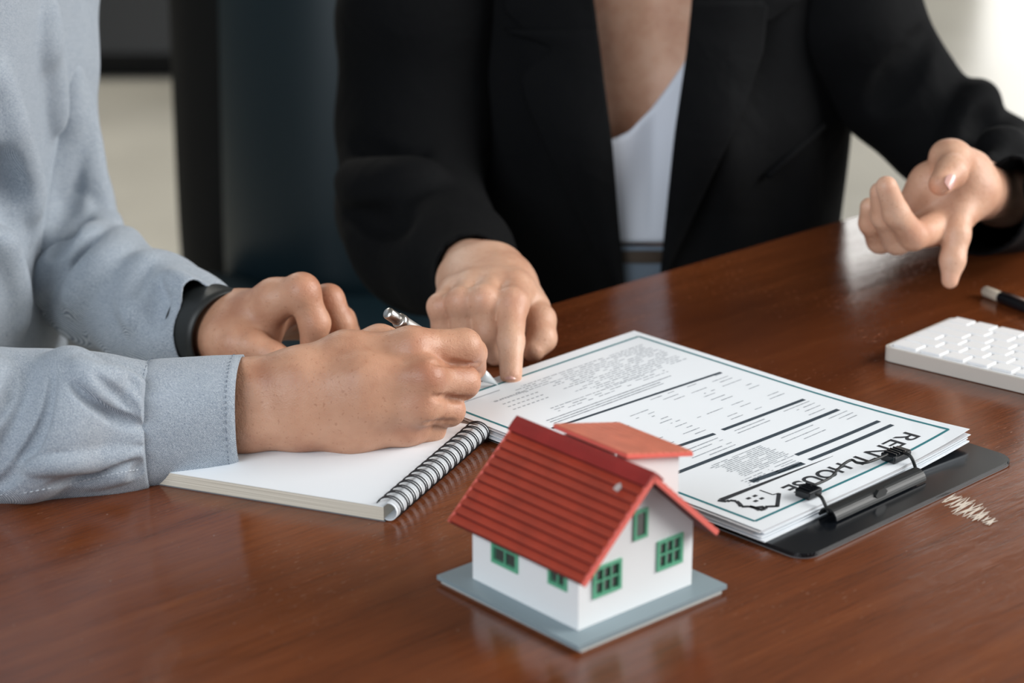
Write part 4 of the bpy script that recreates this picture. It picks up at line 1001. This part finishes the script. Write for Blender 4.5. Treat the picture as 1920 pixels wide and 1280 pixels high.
# pointing hand (her right)
palm = [Hn((862, 485, 1.70, .022), (893, 512, 1.635, .0225), (905, 520, 1.60, .021)), Hn((925, 505, 1.62, .020), (960, 530, 1.575, .016)), Hn((930, 510, 1.60, .020), (965, 540, 1.545, .0125)), Hn((905, 515, 1.60, .020), (925, 538, 1.548, .0122)),
        Hn((880, 520, 1.60, .020), (885, 540, 1.550, .0118)), Hn((865, 530, 1.60, .018), (850, 552, 1.552, .0110)), Hn((950, 540, 1.58, .020), (990, 580, 1.55, .0150))]
fing = [Hn((965, 540, 1.545, .0125), (960, 572, 1.508, .0108), (958, 640, 1.478, .0092), (958, 703, 1.4585, .0078)),
        Hn((925, 538, 1.548, .0122), (907, 566, 1.508, .0108), (915, 625, 1.503, .0098), (930, 664, 1.510, .0086)),
        Hn((885, 540, 1.550, .0118), (864, 570, 1.512, .0103), (872, 622, 1.510, .0094), (890, 648, 1.520, .0084)),
        Hn((850, 552, 1.552, .0110), (826, 575, 1.520, .0094), (833, 618, 1.520, .0086), (850, 636, 1.530, .0076)),
        Hn((985, 572, 1.555, .0145), (1012, 600, 1.535, .0115), (1016, 634, 1.520, .0104), (1000, 655, 1.512, .0088))]
sp = [(PY(960, 566, 1.495), .009, .5), (PY(907, 560, 1.497), .008, .6), (PY(864, 564, 1.50), .008, .6), (PY(826, 570, 1.51), .008, .6), (PY(958, 712, 1.448), .009, .6), (PY(1012, 600, 1.52), .009, .3)]
c_ = hand_mesh(palm, fing, sp, h=0.0012, ktouch=0.0010, lumps=[(PY(906, 560, 1.506), .0098, .006), (PY(863, 564, 1.51), .0094, .006), (PY(960, 566, 1.506), .0098, .008)])
# gesturing hand (her left)
palm = [Hn((1885, 366, 1.76, .0235), (1836, 356, 1.68, .0215), (1808, 350, 1.645, .0190)), Hn((1820, 340, 1.655, .019), (1778, 300, 1.635, .0130)), Hn((1820, 360, 1.65, .020), (1745, 345, 1.645, .0150), (1712, 385, 1.645, .0130)),
        Hn((1812, 360, 1.645, .017), (1800, 400, 1.630, .0130)), Hn((1812, 360, 1.65, .018), (1762, 425, 1.625, .0125)), Hn((1800, 370, 1.655, .018), (1738, 430, 1.638, .0120)), Hn((1790, 370, 1.66, .018), (1712, 425, 1.652, .0115)), Hn((1780, 360, 1.65, .017), (1740, 400, 1.648, .015))]
fing = [Hn((1800, 385, 1.632, .0118), (1793, 440, 1.610, .0104), (1786, 488, 1.600, .0094), (1781, 525, 1.594, .0064)),
        Hn((1762, 425, 1.625, .0125), (1712, 442, 1.588, .0105), (1680, 400, 1.572, .0096), (1662, 350, 1.566, .0080)),
        Hn((1738, 432, 1.638, .0118), (1682, 450, 1.606, .0105), (1657, 405, 1.590, .0094), (1650, 360, 1.584, .0076)),
        Hn((1712, 428, 1.652, .0112), (1650, 450, 1.625, .0098), (1633, 418, 1.612, .0088), (1630, 388, 1.608, .0072)),
        Hn((1822, 318, 1.650, .0150), (1792, 298, 1.632, .0125), (1784, 322, 1.606, .0118), (1764, 344, 1.590, .0092))]
sp = [(PY(1664, 350, 1.556), .008, .5), (PY(1651, 358, 1.575), .008, .5), (PY(1760, 352, 1.582), .009, .7), (PY(1780, 524, 1.59), .011, .6), (PY(1715, 435, 1.578), .012, .3)]
d_ = hand_mesh(palm, fing, sp, h=0.0012, kp=0.010, ktouch=0.0009, lumps=[(PY(1775, 292, 1.632), .0110, .010)])
# torso
TC = np.array([PY(1215, 200, 1.93)[0], 1.965]); ta, tb_ = 0.176, 0.118
F = Field((-0.40, 1.60, -0.42), (0.62, 2.25, 0.62), 0.007)
for zz_, a1, b1 in ((0.22, .135, .085), (0.10, .14, .090), (-0.05, .125, .085), (-0.22, .14, .095)):
    pass
tt, tm_, tb2 = np.array([TC[0], TC[1] - 0.005, .24]), np.array([TC[0], TC[1], 0.02]), np.array([TC[0], TC[1] + 0.01, -.30])
for s in (-1, 1):
    F.cap(tt + [s * .075, 0, 0], .078, tm_ + [s * .055, 0, 0], .082, .05); F.cap(tm_ + [s * .055, 0, 0], .082, tb2 + [s * .07, 0, 0], .088, .05)
    F.cap(np.array([TC[0] + s * .063, TC[1] - .048, .085]), .046, np.array([TC[0] + s * .063, TC[1] - .052, .075]), .046, .035)
    sh_ = np.array([TC[0] + s * .175, TC[1], .28]); F.cap(tt + [s * .04, 0, .06], .055, sh_, .045, .04)
F.cap(tt + [0, 0, .05], .06, tt + [0, 0, .16], .045, .04); F.cap(tt + [0, 0, .16], .045, tt + [0, -.01, .25], .043, .02)
rs, re_, rwr = np.array([TC[0] - .175, TC[1], .28]), PY(775, 400, 1.84), PY(875, 500, 1.66)
ls, le, lw_ = np.array([TC[0] + .165, TC[1], .28]), PY(1925, 345, 1.86), PY(1850, 372, 1.69)
F.chain([(rs, .042), (PY(790, 40, 1.93), .036), (PY(778, 230, 1.91), .032), (PY(775, 400, 1.85), .030), (PY(800, 455, 1.79), .029), (PY(852, 482, 1.72), .026), (PY(880, 503, 1.67), .024)], .02)
F.chain([(ls, .042), (PY(1600, 40, 1.93), .034), (PY(1678, 160, 1.92), .028), (PY(1770, 255, 1.90), .027), (PY(1868, 325, 1.87), .026), (PY(1900, 352, 1.82), .025), (PY(1878, 368, 1.735), .022), (PY(1850, 362, 1.69), .020)], .02)
Vt, Qt = F.mesh()
V, Q, T = merge([c_, d_, (relax(Vt, Qt, 2), Qt, np.zeros(len(Vt)))])
world_child(np_obj('body', V, Q, M['skin_woman'], None, T, None, 0), wo)
o = nail(PY(958, 705, 1.4585) + np.array([-.0003, -.0078 * .60, .0078 * .66]), PY(958, 712, 1.452) - PY(958, 640, 1.478), (0, -.75, .65), .0050, .0058, M['nail'], None); world_child(o, wo)
o = nail(PY(1771, 338, 1.590) + np.array([.0045, -.0092, .0012]), PY(1762, 356, 1.588) - PY(1784, 318, 1.602), (0.55, -.8, .15), .0052, .0062, M['nail'], None); world_child(o, wo)
# torso front surface for the clothes
def tf(x, z, grow=0.0):   # y of the front surface
    u = np.clip((x - TC[0]) / (ta + grow), -0.995, 0.995)
    bust = 0.030 * math.exp(-((z - .08) / .07) ** 2) * math.exp(-((abs(x - TC[0]) - .062) / .055) ** 2)
    return TC[1] - (tb_ - 0.018 + grow) * math.sqrt(1 - u * u) - bust
def onfront(px, py, grow=0.0):
    y = 1.85
    for _ in range(8): p = PY(px, py, y); y = tf(p[0], p[2], grow)
    return PY(px, py, y)
# white top: follows the chest, upper edge runs up to her left shoulder
topl = [(1080, 225), (1145, 262), (1180, 246), (1220, 205), (1250, 165), (1280, 122), (1310, 60), (1345, -20)]
V, Fc = [], []; nr = 26
cols = []
for px in np.arange(1080, 1346, 7):
    py0 = float(np.interp(px, [p[0] for p in topl], [p[1] for p in topl])); cols.append([onfront(px, py0 + (455 - py0) * k / nr, 0.0045 - 0.002 * (k == 0)) for k in range(nr + 1)])
for c in cols: V += c
n1 = nr + 1
for i in range(len(cols) - 1):
    for k in range(nr): Fc.append((i * n1 + k, i * n1 + k + 1, (i + 1) * n1 + k + 1, (i + 1) * n1 + k))
o = me_obj('white_top', V, Fc, M['camisole'], None, True); md = o.modifiers.new('t', 'SOLIDIFY'); md.thickness = 0.002; world_child(o, wo)
def patch(name, pl_, m, grow, th, n=22):
    """closed outline in picture coordinates laid on the torso front, filled by a fan grid between left and right borders per row"""
    L_, R__ = pl_; ys = np.linspace(max(L_[0][1], R__[0][1]), min(L_[-1][1], R__[-1][1]), 40); V, Fc = [], []
    for y_ in ys:
        a = float(np.interp(y_, [p[1] for p in L_], [p[0] for p in L_])); b = float(np.interp(y_, [p[1] for p in R__], [p[0] for p in R__]))
        for k in range(n + 1): t = k / n; V.append(onfront(a + (b - a) * t, y_, grow + 0.003 * math.sin(PI * t)))
    for i in range(39):
        for k in range(n): Fc.append((i * (n + 1) + k, i * (n + 1) + k + 1, (i + 1) * (n + 1) + k + 1, (i + 1) * (n + 1) + k)[::-1])
    o = me_obj(name, V, Fc, m, None, True); md = o.modifiers.new('t', 'SOLIDIFY'); md.thickness = th; md.offset = 0; return world_child(o, wo)
patch('trouser_waist', ([(1120, 462), (1120, 620)], [(1275, 462), (1275, 620)]), M['denim'], 0.004, 0.003)
patch('belt', ([(1150, 470), (1150, 492)], [(1258, 470), (1258, 492)]), M['belt'], 0.006, 0.003)
# blazer shell: elliptical wall with an open front
EL = [(1085, -200), (1100, -60), (1112, 0), (1128, 120), (1147, 270), (1158, 400), (1170, 560), (1172, 700)]
ER = [(1318, -200), (1305, -60), (1297, 0), (1287, 100), (1266, 250), (1252, 380), (1240, 510), (1236, 700)]
GB = 0.010
def edge_tab(E):
    pts = [onfront(px, py, GB) for px, py in E]; return sorted((p[2], p[0]) for p in pts)
tl, tr_ = edge_tab(EL), edge_tab(ER)
V, Fc = [], []; zs = np.linspace(-0.34, 0.30, 60); nth = 110
for z in zs:
    xl = np.interp(z, [p[0] for p in tl], [p[1] for p in tl]); xr = np.interp(z, [p[0] for p in tr_], [p[1] for p in tr_])
    A_, B_ = ta + GB, tb_ + GB
    narrow = 1.0 - 0.05 * math.exp(-((z + .08) / .10) ** 2)
    a0 = math.acos(np.clip((xr - TC[0]) / A_, -1, 1)); a1 = math.acos(np.clip((xl - TC[0]) / A_, -1, 1))
    # angles measured so that the front is at -pi/2
    for k in range(nth + 1):
        t = -a0 + (2 * PI - (a1 - a0)) * k / nth   # from right front edge round the back to left front edge
        x = TC[0] + A_ * math.cos(t) * (narrow if abs(math.cos(t)) > .6 else 1); s_ = math.sin(t)
        y = tf(TC[0] + A_ * math.cos(t), z, GB) if s_ < -0.05 else TC[1] + B_ * s_
        if s_ < 0:
            w_ = 0.0035 * math.sin(x * 90 + z * 14) * min(1, -s_ * 1.5) ; y += w_
        V.append((x, y, z))
for i in range(59):
    for k in range(nth): Fc.append((i * (nth + 1) + k, i * (nth + 1) + k + 1, (i + 1) * (nth + 1) + k + 1, (i + 1) * (nth + 1) + k))
o = me_obj('blazer_body', V, Fc, M['blazer'], None, True); md = o.modifiers.new('t', 'SOLIDIFY'); md.thickness = 0.003; world_child(o, wo)
# lapels with a notch, and the collar above it
patch('lapel', ([(945, 55), (1046, 88), (975, 140), (984, 190), (1030, 290), (1095, 420), (1160, 560)], [(1118, 55), (1128, 120), (1147, 270), (1158, 400), (1172, 560)]), M['blazer'], 0.019, 0.003)
patch('collar', ([(935, -150), (945, 20), (1000, 70)], [(1090, -150), (1114, 10), (1122, 70)]), M['blazer'], 0.017, 0.003)
patch('lapel', ([(1297, 0), (1287, 100), (1266, 250), (1252, 380), (1240, 520)], [(1440, 0), (1430, 95), (1395, 200), (1320, 360), (1245, 520)]), M['blazer'], 0.019, 0.003)
patch('collar', ([(1312, -150), (1297, 0), (1293, 40)], [(1460, -150), (1500, 0), (1440, 40)]), M['blazer'], 0.017, 0.003)
o = tube('pocket_welt', [onfront(1440, 330, 0.013), onfront(1490, 285, 0.013), onfront(1545, 235, 0.013)], 0.003, M['blazer'], None, 8); world_child(o, wo)
# sleeves
F = Field((-0.32, 1.60, -0.14), (0.16, 2.10, 0.40), 0.0040)
F.chain([(rs + [0.01, 0, 0.0], .072), (PY(790, 40, 1.93), .070), (PY(775, 230, 1.91), .064), (PY(768, 400, 1.85), .060), (PY(790, 450, 1.80), .055), (PY(850, 480, 1.72), .043), (PY(885, 508, 1.655), .0325)], .03)
for pts, r_, dpt, kk in (([(655, 270), (720, 300), (790, 285)], -.009, .5, .015), ([(650, 335), (735, 355), (800, 340)], .012, .5, .02), ([(655, 400), (700, 415), (750, 415)], -.008, .5, .015)):
    F.fold(pts, r_, dpt, kk)
F.wave(.003, 30, 4)
V, Q = F.mesh(); V = relax(V, Q, 2); dd = rwr - re_; dd = PY(900, 520, 1.62) - PY(830, 470, 1.74); dd /= np.linalg.norm(dd)
world_child(np_obj('sleeve', V, Q, M['blazer'], None, None, [(PY(884, 508, 1.657), dd)], 0, 0.003), wo)
F = Field((0.18, 1.60, -0.10), (0.56, 2.08, 0.42), 0.0036)
F.chain([(ls + [-0.01, 0, 0], .070), (PY(1600, 40, 1.93), .058), (PY(1678, 160, 1.92), .048), (PY(1770, 255, 1.90), .044), (PY(1868, 325, 1.87), .046), (PY(1905, 352, 1.82), .045), (PY(1880, 372, 1.74), .042), (PY(1846, 382, 1.68), .040)], .02)
for pts, r_, dpt, kk in (([(1745, 60), (1690, 140), (1640, 200)], -.008, .5, .016), ([(1842, 172), (1822, 225), (1780, 285)], .012, .5, .018), ([(1866, 205), (1845, 255), (1800, 300)], -.008, .5, .014),
    ([(1925, 255), (1880, 268), (1820, 285)], .009, .5, .014), ([(1930, 285), (1895, 290), (1850, 290)], -.006, .5, .010), ([(1935, 310), (1910, 320), (1880, 320)], .007, .5, .012)):
    F.fold(pts, r_, dpt, kk)
F.wave(.0022, 34, 14)
V, Q = F.mesh(); V = relax(V, Q, 2); dd = PY(1838, 385, 1.665) - PY(1890, 366, 1.745); dd /= np.linalg.norm(dd)
world_child(np_obj('sleeve', V, Q, M['blazer'], None, None, [(PY(1842, 384, 1.672), dd)], 0, 0.003), wo)
# trousers below the table
F = Field((-0.20, 1.45, -0.80), (0.45, 2.20, -0.16), 0.012)
for s in (-1, 1):
    hp = np.array([TC[0] + s * .085, TC[1] + .02, -.30]); kn = hp + [s * .03 + .18, -.33, .0]; F.chain([(hp, .095), (kn, .062), (kn + [0, .02, -.36], .05)], .03); F.cap(kn + [0, .02, -.36], .035, kn + [0, -.09, -.385], .03, .02)
V, Q = F.mesh(); world_child(np_obj('trousers', V, Q, M['denim'], None), wo)
